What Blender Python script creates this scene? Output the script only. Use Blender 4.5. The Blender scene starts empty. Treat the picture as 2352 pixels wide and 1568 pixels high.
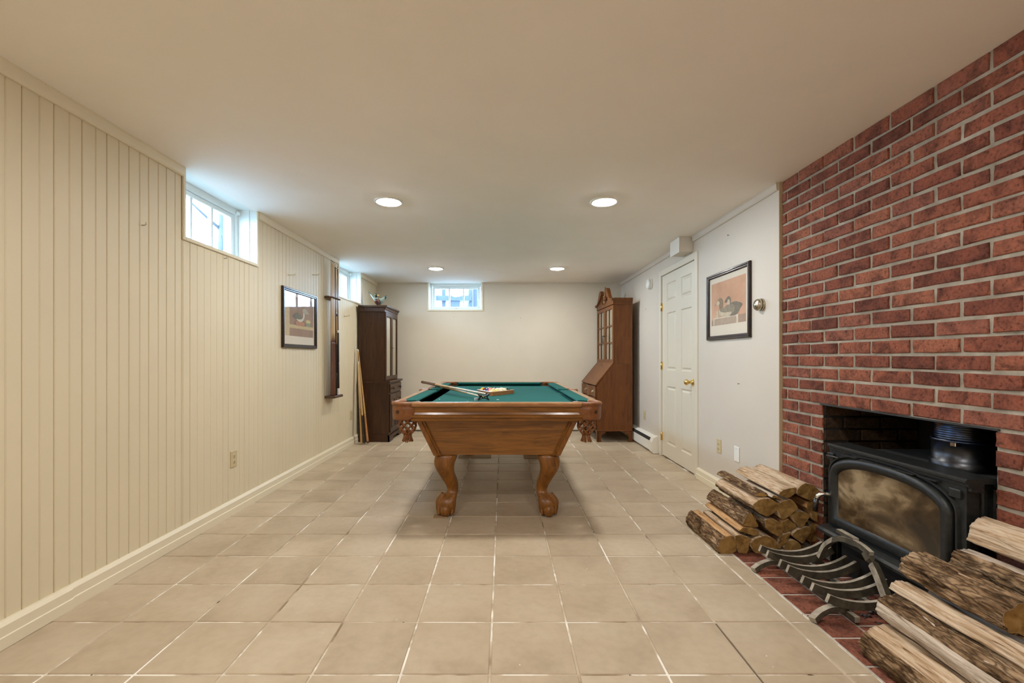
import bpy, bmesh, math, random
from mathutils import Vector, Matrix, noise

random.seed(7)
C = bpy.context.scene.collection
SC = bpy.context.scene
PI = math.pi

# ------------------------------------------------------------------ camera, sky, exposure
F, VX, VY, EYE = 1030.0, 1155.0, 821.0, 1.10        # focal length and vanishing point in photo pixels, eye height in metres
cam_d = bpy.data.cameras.new('camera')
cam = bpy.data.objects.new('camera', cam_d)
C.objects.link(cam)
cam.location = (0, 0, EYE)
cam.rotation_euler = (PI / 2, 0, 0)
cam_d.sensor_width = 36
cam_d.lens = 36 * F / 2352
cam_d.shift_x = (1176 - VX) / 2352
cam_d.shift_y = (VY - 784) / 2352
cam_d.clip_start = 0.02
SC.camera = cam

world = bpy.data.worlds.new('sky')
SC.world = world
world.use_nodes = True
bg = world.node_tree.nodes['Background']
bg.inputs[0].default_value = (0.46, 0.71, 1.0, 1)
bg.inputs[1].default_value = 41.0

SC.view_settings.view_transform = 'Standard'
SC.view_settings.look = 'None'
SC.view_settings.gamma = 1
SC.view_settings.use_curve_mapping = False
SC.view_settings.exposure = 0.47
SC.cycles.use_denoising = True
SC.cycles.max_bounces = 14
SC.cycles.diffuse_bounces = 8
SC.cycles.transparent_max_bounces = 16
SC.cycles.sample_clamp_indirect = 6

LAMP_COL = (1.0, 0.98, 0.935, 1)
LAMP_POWER = 205.0

# ------------------------------------------------------------------ room measures (metres)
XL, XR = -1.91, 1.80            # panelled wall, right wall
YB, YF = 6.78, -2.6             # far wall, wall behind the camera
ZC = 2.233                      # ceiling
YK = 2.90                       # where the brick starts (nearer than this)
OP0, OP1, OPZ = 1.638, 2.533, 0.836   # fireplace opening
HX, HY = 1.29, 2.57             # hearth edge


def px(x, y, Y):                # photo pixel -> X, Z at distance Y
    return (x - VX) * Y / F, EYE - (y - VY) * Y / F


# ------------------------------------------------------------------ mesh helpers
def catmull(pts, n=6, closed=True):
    out = []
    N = len(pts)
    rng = range(N) if closed else range(N - 1)
    for i in rng:
        if closed:
            p0, p1, p2, p3 = pts[i - 1], pts[i], pts[(i + 1) % N], pts[(i + 2) % N]
        else:
            p0, p1, p2, p3 = pts[max(i - 1, 0)], pts[i], pts[i + 1], pts[min(i + 2, N - 1)]
        for k in range(n):
            t = k / n
            out.append(tuple(0.5 * (2 * b + (c - a) * t + (2 * a - 5 * b + 4 * c - d) * t * t + (3 * b - a - 3 * c + d) * t ** 3)
                             for a, b, c, d in zip(p0, p1, p2, p3)))
    if not closed:
        out.append(tuple(pts[-1]))
    return out


class MB:
    def __init__(s, org=(0, 0, 0)):
        s.v, s.f, s.m, s.sm = [], [], [], []
        s.org = Vector(org)

    def add(s, verts, faces, mi=0, smooth=False):
        o = len(s.v)
        s.v += [Vector(p) for p in verts]
        for f in faces:
            s.f.append([i + o for i in f])
            s.m.append(mi)
            s.sm.append(smooth)
        return s

    def box(s, x0, x1, y0, y1, z0, z1, mi=0, ch=0.0):
        x0, x1 = min(x0, x1), max(x0, x1)
        y0, y1 = min(y0, y1), max(y0, y1)
        z0, z1 = min(z0, z1), max(z0, z1)
        if ch <= 0:
            V = [(x, y, z) for x in (x0, x1) for y in (y0, y1) for z in (z0, z1)]
            s.add(V, [(0, 1, 3, 2), (4, 6, 7, 5), (0, 4, 5, 1), (2, 3, 7, 6), (0, 2, 6, 4), (1, 5, 7, 3)], mi)
            return s
        ch = min(ch, (x1 - x0) * .45, (y1 - y0) * .45, (z1 - z0) * .45)
        bm = bmesh.new()
        r = bmesh.ops.create_cube(bm, size=1)
        for v in bm.verts:
            v.co = Vector(((x0 + x1) / 2 + v.co.x * (x1 - x0), (y0 + y1) / 2 + v.co.y * (y1 - y0), (z0 + z1) / 2 + v.co.z * (z1 - z0)))
        bmesh.ops.bevel(bm, geom=bm.edges[:], offset=ch, segments=1, affect='EDGES', profile=.5)
        bm.verts.index_update()
        s.add([v.co.copy() for v in bm.verts], [[v.index for v in f.verts] for f in bm.faces], mi)
        bm.free()
        return s

    def prism(s, poly, axis, a0, a1, mi=0, smooth=False, capmi=None):
        def P(u, v, a):
            return {'x': (a, u, v), 'y': (u, a, v), 'z': (u, v, a)}[axis]
        n = len(poly)
        V = [P(u, v, a0) for u, v in poly] + [P(u, v, a1) for u, v in poly]
        s.add(V, [(i, (i + 1) % n, n + (i + 1) % n, n + i) for i in range(n)], mi, smooth)
        o = len(s.v) - 2 * n
        for cap in ([o + i for i in range(n)][::-1], [o + n + i for i in range(n)]):
            s.f.append(cap); s.m.append(mi if capmi is None else capmi); s.sm.append(False)
        return s

    def loft(s, rings, mi=0, smooth=True, caps=True, closed=True):
        n = len(rings[0])
        V = [p for r in rings for p in r]
        fs = []
        for k in range(len(rings) - 1):
            for i in range(n if closed else n - 1):
                j = (i + 1) % n
                fs.append((k * n + i, k * n + j, (k + 1) * n + j, (k + 1) * n + i))
        s.add(V, fs, mi, smooth)
        if caps:
            o = len(s.v) - len(V)
            s.f.append([o + i for i in range(n)][::-1]); s.m.append(mi); s.sm.append(False)
            s.f.append([o + (len(rings) - 1) * n + i for i in range(n)]); s.m.append(mi); s.sm.append(False)
        return s

    def lathe(s, prof, c, axis='z', n=24, mi=0, smooth=True, caps=True):
        rings = []
        for r, h in prof:
            ring = []
            for i in range(n):
                a = 2 * PI * i / n
                u, w = r * math.cos(a), r * math.sin(a)
                ring.append({'z': (c[0] + u, c[1] + w, c[2] + h), 'y': (c[0] + u, c[1] + h, c[2] + w), 'x': (c[0] + h, c[1] + u, c[2] + w)}[axis])
            rings.append(ring)
        return s.loft(rings, mi, smooth, caps)

    def tube(s, path, rad, n=10, mi=0, smooth=True, caps=True, sect=None):
        path = [Vector(p) for p in path]
        N = len(path)
        rad = rad if isinstance(rad, (list, tuple)) else [rad] * N
        T = [(path[min(i + 1, N - 1)] - path[max(i - 1, 0)]).normalized() for i in range(N)]
        up = Vector((0, 0, 1)) if abs(T[0].z) < .9 else Vector((0, 1, 0))
        rings = []
        nrm = (up - T[0] * up.dot(T[0])).normalized()
        for i in range(N):
            nrm = (nrm - T[i] * nrm.dot(T[i])).normalized()
            b = T[i].cross(nrm)
            if sect:
                rings.append([path[i] + (nrm * w + b * u) * rad[i] for u, w in sect])
            else:
                rings.append([path[i] + (nrm * math.cos(2 * PI * k / n) + b * math.sin(2 * PI * k / n)) * rad[i] for k in range(n)])
        return s.loft(rings, mi, smooth, caps)

    def sphere(s, c, r, nu=20, nv=12, mi=0):
        r = r if isinstance(r, (list, tuple)) else (r, r, r)
        V = [(c[0], c[1], c[2] - r[2])]
        for j in range(1, nv):
            t = -PI / 2 + PI * j / nv
            for i in range(nu):
                a = 2 * PI * i / nu
                V.append((c[0] + r[0] * math.cos(t) * math.cos(a), c[1] + r[1] * math.cos(t) * math.sin(a), c[2] + r[2] * math.sin(t)))
        V.append((c[0], c[1], c[2] + r[2]))
        fs = [(0, 1 + (i + 1) % nu, 1 + i) for i in range(nu)]
        for j in range(nv - 2):
            for i in range(nu):
                a, b = 1 + j * nu + i, 1 + j * nu + (i + 1) % nu
                fs.append((a, b, b + nu, a + nu))
        L = len(V) - 1
        fs += [(L, L - nu + i, L - nu + (i + 1) % nu) for i in range(nu)]
        return s.add(V, fs, mi, True)

    def frame(s, outline, prof, P, mi=0, smooth=False):
        """sweep prof [(inset, height)] round a closed 2-D outline; P(u, v, h) -> 3-D"""
        n = len(outline)
        A = sum(outline[i][0] * outline[(i + 1) % n][1] - outline[(i + 1) % n][0] * outline[i][1] for i in range(n))
        sg = 1 if A > 0 else -1
        mit = []
        for i in range(n):
            p0, p1, p2 = Vector(outline[i - 1]), Vector(outline[i]), Vector(outline[(i + 1) % n])
            d1, d2 = (p1 - p0).normalized(), (p2 - p1).normalized()
            n1, n2 = Vector((-d1.y, d1.x)) * sg, Vector((-d2.y, d2.x)) * sg
            m = (n1 + n2)
            m = m / max(m.dot(n1), .3)
            mit.append(m)
        rings = []
        for ins, h in prof:
            rings.append([P(outline[i][0] + mit[i].x * ins, outline[i][1] + mit[i].y * ins, h) for i in range(n)])
        rings.append(rings[0])
        return s.loft(rings, mi, smooth, False)

    def build(s, name, mats, parent=None, recalc=True, base=False):
        mats = mats if isinstance(mats, (list, tuple)) else [mats]
        org = s.org.copy()
        if base:
            xs, ys, zs = [p.x for p in s.v], [p.y for p in s.v], [p.z for p in s.v]
            org = Vector(((min(xs) + max(xs)) / 2, (min(ys) + max(ys)) / 2, min(zs)))
        me = bpy.data.meshes.new(name)
        me.from_pydata([p - org for p in s.v], [], s.f)
        for m in mats:
            me.materials.append(m)
        for p, mi, sm in zip(me.polygons, s.m, s.sm):
            p.material_index = mi
            p.use_smooth = sm
        if recalc:
            bm = bmesh.new(); bm.from_mesh(me)
            bmesh.ops.remove_doubles(bm, verts=bm.verts, dist=1e-6)
            bmesh.ops.recalc_face_normals(bm, faces=bm.faces)
            bm.to_mesh(me); bm.free()
        me.update()
        o = bpy.data.objects.new(name, me)
        C.objects.link(o)
        if parent is not None:
            o.parent = parent
        if base:
            o.location = org
        return o


def thing(name, label, cat, loc=(0, 0, 0), rz=0.0, group=None):
    o = bpy.data.objects.new(name, None)
    o.empty_display_size = .05
    C.objects.link(o)
    o.location = loc
    o.rotation_euler = (0, 0, rz)
    return tag(o, label, cat, group)


def tag(o, label, cat, group=None):
    o['label'] = label
    o['category'] = cat
    if group:
        o['group'] = group
    return o


def struct(o, label=None):
    o['kind'] = 'structure'
    if label:
        o['label'] = label
    return o


def copy_tree(o, parent=None):
    c = o.copy()
    C.objects.link(c)
    c.parent = parent
    for ch in list(o.children):
        copy_tree(ch, c)
    return c


def rects(u0, u1, w0, w1, holes):
    """cut rectangular holes out of a rectangle -> list of rectangles"""
    us = sorted({u0, u1, *[h[0] for h in holes], *[h[1] for h in holes]})
    us = [u for u in us if u0 <= u <= u1]
    out = []
    for a, b in zip(us[:-1], us[1:]):
        m = (a + b) / 2
        segs = [(w0, w1)]
        for h in holes:
            if h[0] < m < h[1]:
                n = []
                for p, q in segs:
                    if h[3] <= p or h[2] >= q:
                        n.append((p, q)); continue
                    if h[2] > p: n.append((p, h[2]))
                    if h[3] < q: n.append((h[3], q))
                segs = n
        out += [(a, b, p, q) for p, q in segs]
    return out


# ------------------------------------------------------------------ materials
def nodes(name):
    m = bpy.data.materials.new(name)
    m.use_nodes = True
    nt = m.node_tree
    return m, nt, nt.nodes['Principled BSDF']


def N(nt, t, **kw):
    n = nt.nodes.new(t)
    for k, v in kw.items():
        if k.startswith('i_'):
            n.inputs[k[2:].replace('_', ' ')].default_value = v
        else:
            setattr(n, k, v)
    return n


def rgba(c):
    return (c[0], c[1], c[2], 1)


def ramp(nt, stops):
    r = nt.nodes.new('ShaderNodeValToRGB')
    e = r.color_ramp.elements
    while len(e) < len(stops):
        e.new(.5)
    for el, (p, c) in zip(e, stops):
        el.position = p
        el.color = rgba(c)
    return r


def coords(nt, scale=(1, 1, 1), rnd=0.0):
    tc = N(nt, 'ShaderNodeTexCoord')
    mp = N(nt, 'ShaderNodeMapping')
    mp.inputs['Scale'].default_value = scale
    nt.links.new(tc.outputs['Object'], mp.inputs['Vector'])
    if rnd:
        oi = N(nt, 'ShaderNodeObjectInfo')
        ml = N(nt, 'ShaderNodeMath', operation='MULTIPLY')
        ml.inputs[1].default_value = rnd
        nt.links.new(oi.outputs['Random'], ml.inputs[0])
        nt.links.new(ml.outputs[0], mp.inputs['Location'])
    return mp.outputs['Vector']


def noi(nt, vec, scale, detail=4, dist=0.0, rough=.5):
    n = N(nt, 'ShaderNodeTexNoise')
    n.inputs['Scale'].default_value = scale
    n.inputs['Detail'].default_value = detail
    n.inputs['Distortion'].default_value = dist
    n.inputs['Roughness'].default_value = rough
    nt.links.new(vec, n.inputs['Vector'])
    return n.outputs['Fac']


def bump(nt, b, fac, strength=.3, dist=.01):
    bp = N(nt, 'ShaderNodeBump')
    bp.inputs['Strength'].default_value = strength
    bp.inputs['Distance'].default_value = dist
    nt.links.new(fac, bp.inputs['Height'])
    nt.links.new(bp.outputs['Normal'], b.inputs['Normal'])


def mix(nt, fac, a, b, mode='MIX'):
    n = N(nt, 'ShaderNodeMix', data_type='RGBA', blend_type=mode)
    for sock, val in ((n.inputs['Factor'], fac), (n.inputs[6], a), (n.inputs[7], b)):
        if isinstance(val, (int, float)):
            sock.default_value = val
        elif isinstance(val, tuple):
            sock.default_value = rgba(val)
        else:
            nt.links.new(val, sock)
    return n.outputs[2]


def paint(name, col, rough=.5, bs=0.0, scale=120, metal=0.0, var=.04, spec=.5, coat=0.0):
    m, nt, b = nodes(name)
    v = coords(nt)
    f = noi(nt, v, 3.0, 3)
    r = ramp(nt, [(.3, tuple(c * (1 - var) for c in col)), (.7, tuple(min(1, c * (1 + var)) for c in col))])
    nt.links.new(f, r.inputs[0])
    nt.links.new(r.outputs[0], b.inputs['Base Color'])
    b.inputs['Roughness'].default_value = rough
    b.inputs['Metallic'].default_value = metal
    b.inputs['Specular IOR Level'].default_value = spec
    b.inputs['Coat Weight'].default_value = coat
    b.inputs['Coat Roughness'].default_value = .12
    if bs:
        bump(nt, b, noi(nt, v, scale, 3), bs, .002)
    return m


def wood(name, dark, light, rough=.35, grain=(10, 1, 10), scale=3.0, coat=.3, bs=.1, rnd=3.0, dist=1.2, spec=.5):
    m, nt, b = nodes(name)
    v = coords(nt, grain, rnd)
    f = noi(nt, v, scale, 6, dist, .6)
    r = ramp(nt, [(.30, dark), (.52, tuple((x + y) / 2 for x, y in zip(dark, light))), (.75, light)])
    nt.links.new(f, r.inputs[0])
    nt.links.new(r.outputs[0], b.inputs['Base Color'])
    b.inputs['Roughness'].default_value = rough
    b.inputs['Specular IOR Level'].default_value = spec
    b.inputs['Coat Weight'].default_value = coat
    b.inputs['Coat Roughness'].default_value = .15
    bump(nt, b, f, bs, .002)
    return m


def emit(name, col, st):
    m, nt, b = nodes(name)
    b.inputs['Base Color'].default_value = rgba(col)
    b.inputs['Emission Color'].default_value = rgba(col)
    b.inputs['Emission Strength'].default_value = st
    return m


def clear_glass(name, tint=(1, 1, 1), rough=0.0, k=1.0):
    m, nt, b = nodes(name)
    nt.nodes.remove(b)
    tr = N(nt, 'ShaderNodeBsdfTransparent'); tr.inputs[0].default_value = rgba(tint)
    gl = N(nt, 'ShaderNodeBsdfGlossy'); gl.inputs['Roughness'].default_value = rough
    lw = N(nt, 'ShaderNodeLayerWeight'); lw.inputs[0].default_value = .5
    pw = N(nt, 'ShaderNodeMath', operation='POWER'); pw.inputs[1].default_value = 5.0
    fr = N(nt, 'ShaderNodeMath', operation='MULTIPLY_ADD'); fr.inputs[1].default_value = .96 * k; fr.inputs[2].default_value = .04 * k
    nt.links.new(lw.outputs['Facing'], pw.inputs[0])
    nt.links.new(pw.outputs[0], fr.inputs[0])
    mx = N(nt, 'ShaderNodeMixShader')
    nt.links.new(fr.outputs[0], mx.inputs[0])
    nt.links.new(tr.outputs[0], mx.inputs[1])
    nt.links.new(gl.outputs[0], mx.inputs[2])
    nt.links.new(mx.outputs[0], nt.nodes['Material Output'].inputs[0])
    return m


M = {}
M['ceiling'] = paint('ceiling_paint', (.90, .87, .825), .8, .25, 260, var=.015)
M['cream'] = paint('cream_panel_paint', (.68, .60, .43), .55, .05, 60, var=.02)
M['cream_back'] = paint('cream_wall_paint', (.62, .565, .46), .6, .12, 150, var=.02)
M['white_wall'] = paint('white_wall_paint', (.61, .56, .485), .55, .12, 150, var=.015)
M['trim'] = paint('trim_paint', (.74, .67, .51), .42, var=.015)
M['door'] = paint('door_paint', (.68, .63, .52), .4, var=.015)
M['win_paint'] = paint('window_paint', (.80, .84, .82), .4, var=.03)
M['beige_edge'] = paint('board_edge', (.52, .42, .28), .6)
M['heater'] = paint('heater_enamel', (.80, .78, .72), .35, var=.01)
M['slot'] = paint('dark_slot', (.02, .018, .015), .7)
M['plastic'] = paint('white_plastic', (.80, .79, .74), .35, var=.01)
M['almond'] = paint('almond_plastic', (.56, .47, .28), .35, var=.01)
M['brass'] = paint('brass', (.80, .55, .17), .18, metal=1.0)
M['nickel'] = paint('bronze_satin', (.52, .46, .36), .3, metal=1.0)
M['chrome'] = paint('chrome', (.8, .8, .78), .15, metal=1.0)
M['glass'] = clear_glass('window_glass', (.96, .98, 1.0))
M['pic_glass'] = clear_glass('picture_glass', k=.4)
M['steel'] = paint('dark_steel', (.10, .10, .10), .35, metal=.8)


def tile_mat():
    m, nt, b = nodes('floor_tile')
    v = coords(nt, (1, 1, 1), 17.0)
    f1 = noi(nt, v, 3.2, 5, .4)
    f2 = noi(nt, v, 26, 4)
    r1 = ramp(nt, [(.28, (.41, .325, .225)), (.5, (.495, .40, .285)), (.75, (.545, .455, .335))])
    nt.links.new(f1, r1.inputs[0])
    r2 = ramp(nt, [(.35, (.86, .85, .83)), (.6, (1, 1, 1))])
    nt.links.new(f2, r2.inputs[0])
    c = mix(nt, .5, r1.outputs[0], r2.outputs[0], 'MULTIPLY')
    oi = N(nt, 'ShaderNodeObjectInfo')
    r3 = ramp(nt, [(0, (.93, .92, .91)), (1, (1.0, 1.0, 1.0))])
    nt.links.new(oi.outputs['Random'], r3.inputs[0])
    c = mix(nt, 1.0, c, r3.outputs[0], 'MULTIPLY')
    # a few pale chips
    vo = noi(nt, v, 60, 1)
    r4 = ramp(nt, [(.80, (0, 0, 0)), (.83, (1, 1, 1))])
    nt.links.new(vo, r4.inputs[0])
    c = mix(nt, r4.outputs[0], c, (.75, .70, .62))
    nt.links.new(c, b.inputs['Base Color'])
    b.inputs['Roughness'].default_value = .42
    b.inputs['Specular IOR Level'].default_value = .4
    bump(nt, b, f2, .08, .002)
    return m


def grout_mat():
    m, nt, b = nodes('grout')
    v = coords(nt)
    f = noi(nt, v, 5.0, 3, .8)
    g = noi(nt, v, 21, 3, .5)
    r = ramp(nt, [(.30, (.25, .18, .11)), (.38, (.44, .35, .25)), (.50, (.55, .47, .36)), (.585, (.84, .81, .74))])
    nt.links.new(f, r.inputs[0])
    k = ramp(nt, [(.27, (.18, .13, .09)), (.33, (1, 1, 1))])
    nt.links.new(g, k.inputs[0])
    c = mix(nt, 1.0, r.outputs[0], k.outputs[0], 'MULTIPLY')
    nt.links.new(c, b.inputs['Base Color'])
    b.inputs['Roughness'].default_value = .9
    bump(nt, b, g, .5, .004)
    return m


def brick_mat(name, stops, soot=False):
    m, nt, b = nodes(name)
    v = coords(nt, (1, 1, 1), 23.0)
    oi = N(nt, 'ShaderNodeObjectInfo')
    r = ramp(nt, stops)
    nt.links.new(oi.outputs['Random'], r.inputs[0])
    f = noi(nt, v, 14, 5, .5, .6)
    d = ramp(nt, [(.34, (.50, .48, .48)), (.52, (1, 1, 1)), (.7, (1.22, 1.16, 1.1))])
    nt.links.new(f, d.inputs[0])
    c = mix(nt, 1.0, r.outputs[0], d.outputs[0], 'MULTIPLY')
    g = noi(nt, v, 90, 4)
    e = ramp(nt, [(.30, (.30, .27, .27)), (.42, (.92, .92, .92)), (.62, (1.2, 1.2, 1.2))])
    nt.links.new(g, e.inputs[0])
    c = mix(nt, .8, c, e.outputs[0], 'MULTIPLY')
    nt.links.new(c, b.inputs['Base Color'])
    b.inputs['Roughness'].default_value = .85
    b.inputs['Specular IOR Level'].default_value = .25
    ad = N(nt, 'ShaderNodeMath', operation='ADD')
    nt.links.new(f, ad.inputs[0]); nt.links.new(g, ad.inputs[1])
    bump(nt, b, ad.outputs[0], .45, .006)
    return m


def noisy(name, stops, scale, rough, bs=.4, grain=(1, 1, 1), detail=5, dist=.3, metal=0.0, bd=.004, rnd=0.0, spec=.5):
    m, nt, b = nodes(name)
    v = coords(nt, grain, rnd)
    f = noi(nt, v, scale, detail, dist, .6)
    r = ramp(nt, stops)
    nt.links.new(f, r.inputs[0])
    nt.links.new(r.outputs[0], b.inputs['Base Color'])
    b.inputs['Roughness'].default_value = rough
    b.inputs['Metallic'].default_value = metal
    b.inputs['Specular IOR Level'].default_value = spec
    if bs:
        bump(nt, b, f, bs, bd)
    return m


M['tile'] = tile_mat()
M['grout'] = grout_mat()
M['brick'] = brick_mat('red_brick', [(0, (.130, .041, .025)), (.25, (.19, .060, .036)), (.6, (.235, .078, .045)), (.85, (.275, .098, .056)), (1, (.21, .075, .050))])
M['sootbrick'] = brick_mat('firebox_brick', [(0, (.05, .03, .018)), (1, (.09, .05, .028))])
M['mortar'] = noisy('mortar', [(.3, (.22, .185, .14)), (.55, (.34, .295, .23)), (.75, (.46, .41, .33))], 9, .95, .6)
M['quarry'] = brick_mat('quarry_tile', [(0, (.17, .058, .036)), (.6, (.21, .075, .046)), (1, (.24, .09, .056))])
M['hearth_grout'] = noisy('hearth_grout', [(.3, (.34, .30, .25)), (.6, (.56, .52, .46))], 12, .9)
M['iron'] = noisy('stove_iron', [(.3, (.010, .011, .0105)), (.7, (.020, .0215, .0205))], 60, .42, .25, spec=.4)
M['soot'] = paint('soot_black', (.012, .011, .010), .8)
M['felt'] = noisy('green_felt', [(.3, (.008, .085, .075)), (.7, (.014, .115, .102))], 120, .95, .2, spec=.15)
M['table_wood'] = wood('table_wood', (.120, .042, .006), (.30, .118, .018), .36, (10, 10, 1), 3, .15, spec=.4)
M['table_wood_x'] = wood('table_wood_x', (.110, .040, .006), (.33, .135, .022), .30, (1.2, 12, 14), 2.2, .25, spec=.4)
M['table_wood_y'] = wood('table_wood_y', (.110, .040, .006), (.33, .135, .022), .30, (12, 1.2, 14), 2.2, .25, spec=.4)
M['leather'] = noisy('brown_leather', [(.3, (.17, .060, .018)), (.7, (.26, .100, .032))], 40, .45, .2, spec=.4)
M['dark_wood'] = wood('dark_cabinet_wood', (.024, .0075, .0020), (.074, .027, .0075), .42, (6, 6, .7), 4, .08, spec=.35)
M['desk_wood'] = wood('secretary_wood', (.100, .029, .0045), (.19, .062, .009), .42, (5, 5, .8), 4, .08, spec=.35)
M['frame_wood'] = wood('frame_wood', (.010, .005, .003), (.035, .014, .007), .35, (4, 4, 4), 5, .15, spec=.35)
M['rack_wood'] = wood('rack_wood', (.05, .022, .010), (.11, .05, .022), .35, (6, 1, 6), 4, .3)

# ================================================================== THE SETTING
# ------------------------------------------------------------------ ceiling
struct(MB().box(XL - .02, XR + .02, YF - .02, YB + .02, ZC, ZC + .12).build('ceiling', M['ceiling']))

# ------------------------------------------------------------------ floor: grout bed with a tile for each tile
TP, TX0, TY0 = .3094, -.0455, 1.5585
b = MB()
for a in rects(XL - .02, XR + .16, YF, YB + .02, [(HX, XR + .16, -1.2, HY)]):
    b.box(a[0], a[1], a[2], a[3], -.08, -.0035)
floor = struct(b.build('floor', M['grout']))
GAP = .0085


def tile_mesh(w, d):
    bm = MB().box(-w / 2, w / 2, -d / 2, d / 2, -.012, 0, ch=.0022)
    o = bm.build('tile', M['tile'])
    me = o.data
    bpy.data.objects.remove(o)
    return me


full_tile = tile_mesh(TP - GAP, TP - GAP)
rest = MB()
tile_cache = {}
for r in range(-14, 18):
    for c in range(-7, 7):
        x0, x1 = TX0 + c * TP + GAP / 2, TX0 + (c + 1) * TP - GAP / 2
        y0, y1 = TY0 + r * TP + GAP / 2, TY0 + (r + 1) * TP - GAP / 2
        x0, x1, y0, y1 = max(x0, XL + .012), min(x1, XR - .022), max(y0, YF + .01), min(y1, YB - .005)
        pieces = [(x0, x1, y0, y1)]
        if x1 > HX and y0 < HY and y1 > -1.2:
            pieces = [(x0, min(x1, HX - .006), y0, min(y1, HY - .0))]
            if y1 > HY + .02:
                pieces.append((x0, x1, HY + .006, y1))
        for p0, p1, q0, q1 in pieces:
            if p1 - p0 < .025 or q1 - q0 < .025:
                continue
            if r < -1:
                rest.box(p0, p1, q0, q1, -.012, 0, ch=.0022)
                continue
            k = (round(p1 - p0, 4), round(q1 - q0, 4))
            if k not in tile_cache:
                tile_cache[k] = tile_mesh(*k)
            t = bpy.data.objects.new('tile', tile_cache[k])
            C.objects.link(t)
            t.parent = floor
            t.location = ((p0 + p1) / 2, (q0 + q1) / 2, random.uniform(-.0008, .0006))
            t.rotation_euler = (random.uniform(-.002, .002), random.uniform(-.002, .002), 0)
o = rest.build('tile_field', M['tile'], floor)
o['kind'] = 'stuff'

# two open joints where the grout has gone
for j in ((.632, 1.015, TY0 + 7 * TP - .0035, TY0 + 7 * TP + .0035), (TX0 + 3 * TP - .003, TX0 + 3 * TP + .003, 1.45, 1.86)):
    MB().box(*j, -.0036, -.0026).build('open_joint', paint('joint_dirt', (.15, .11, .072), .9), floor)

# hearth of small quarry tiles, flush with the floor
hearth = struct(MB().box(HX, XR + .55, -1.2, HY, -.08, -.003).build('hearth', M['hearth_grout']),
                'flush hearth of dark red quarry tiles in front of the wood stove')
QP = .162
qm = MB().box(-.0755, .0755, -.0755, .0755, -.012, 0, ch=.002).build('tile', M['quarry'])
qme = qm.data
bpy.data.objects.remove(qm)
for i in range(3):
    for j in range(-4, 14):
        y = 2.41 - QP * (13 - j) + QP * 1.5 - .004
        y = 2.41 + QP / 2 - QP * j - (QP * .5 if i == 1 else 0)
        if y + .0755 > HY or y - .0755 < .2:
            continue
        t = bpy.data.objects.new('tile', qme)
        C.objects.link(t)
        t.parent = hearth
        t.location = (HX + .006 + QP * (i + .5) - .003, y, random.uniform(-.0006, .0004))
        t.rotation_euler = (0, 0, random.choice((0, PI / 2, PI)))

# ------------------------------------------------------------------ windows
WZ0 = 1.825       # opening bottom
W1, W2, W3 = (2.69, 3.47), (5.21, 5.995), (-1.118, -.318)


def make_window(name, label, P, u0, u1, fdir):
    """P(u, d, z) maps along-wall, depth into wall, height"""
    w = bpy.data.objects.new(name, None)
    w.empty_display_size = .05
    C.objects.link(w)
    struct(w, label)

    def bx(n, m, a0, a1, d0, d1, z0, z1, ch=0, par=w):
        p, q = P(a0, d0, z0), P(a1, d1, z1)
        return MB().box(p[0], q[0], p[1], q[1], p[2], q[2], ch=ch).build(n, m, par)
    D = .15
    T = ZC + .004
    # lining of the recess
    for n, a in (('reveal_board', (u0 - .012, u0, 0, D, WZ0, T)), ('reveal_board', (u1, u1 + .012, 0, D, WZ0, T)),
                 ('reveal_board', (u0 - .012, u1 + .012, 0, D, T, T + .012)), ('sill_board', (u0 - .012, u1 + .012, 0, D, WZ0 - .012, WZ0))):
        bx(n, M['win_paint'], *a)
    # joint lines of the deeper lining boards
    bx('reveal_board', M['win_paint'], u1 - .006, u1, .05, D, WZ0, T)
    bx('reveal_board', M['win_paint'], u0, u0 + .006, .05, D, WZ0, T)
    # thin casing on the room side
    bx('casing', M['trim'], u0 - .022, u0, -.012, .002, WZ0 - .022, ZC, .003)
    bx('casing', M['trim'], u1, u1 + .022, -.012, .002, WZ0 - .022, ZC, .003)
    bx('casing', M['trim'], u0, u1, -.012, .002, WZ0 - .022, WZ0, .003)
    # fixed frame
    for a in ((u0, u0 + .03, D - .015, D + .06, WZ0, T), (u1 - .03, u1, D - .015, D + .06, WZ0, T),
              (u0 + .03, u1 - .03, D - .015, D + .06, 2.195, T), (u0 + .03, u1 - .03, D - .015, D + .06, WZ0, WZ0 + .03)):
        bx('window_frame', M['win_paint'], *a)
    # sash
    s0, s1, g0, g1 = u0 + .034, u1 - .034, 1.888, 2.162
    st = .036
    for a in ((s0, s0 + st, D, D + .035, WZ0 + .032, 2.193), (s1 - st, s1, D, D + .035, WZ0 + .032, 2.193),
              (s0 + st, s1 - st, D, D + .035, g1, 2.193), (s0 + st, s1 - st, D, D + .035, WZ0 + .032, g0)):
        bx('sash', M['win_paint'], *a, .004)
    gw = (s1 - s0 - 2 * st)
    for k in (1, 2):
        u = s0 + st + gw * k / 3
        bx('muntin', M['win_paint'], u - .0125, u + .0125, D + .004, D + .032, g0, g1, .003)
    for k in range(3):
        a, c = s0 + st + gw * k / 3, s0 + st + gw * (k + 1) / 3
        bx('pane', M['glass'], a + .002, c - .002, D + .017, D + .0175, g0 + .001, g1 - .001)
    # latch and stay knob
    p = P((u0 + u1) / 2, D - .012, WZ0 + .046)
    bx('latch', M['nickel'], (u0 + u1) / 2 - .02, (u0 + u1) / 2 + .02, D - .014, D, WZ0 + .036, WZ0 + .05, .003)
    q = P(u1 - .03 if fdir > 0 else u0 + .03, D - .03, 2.205)
    MB().sphere(q, .017, 12, 8).build('stay_knob', M['win_paint'], w)
    return w


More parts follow.
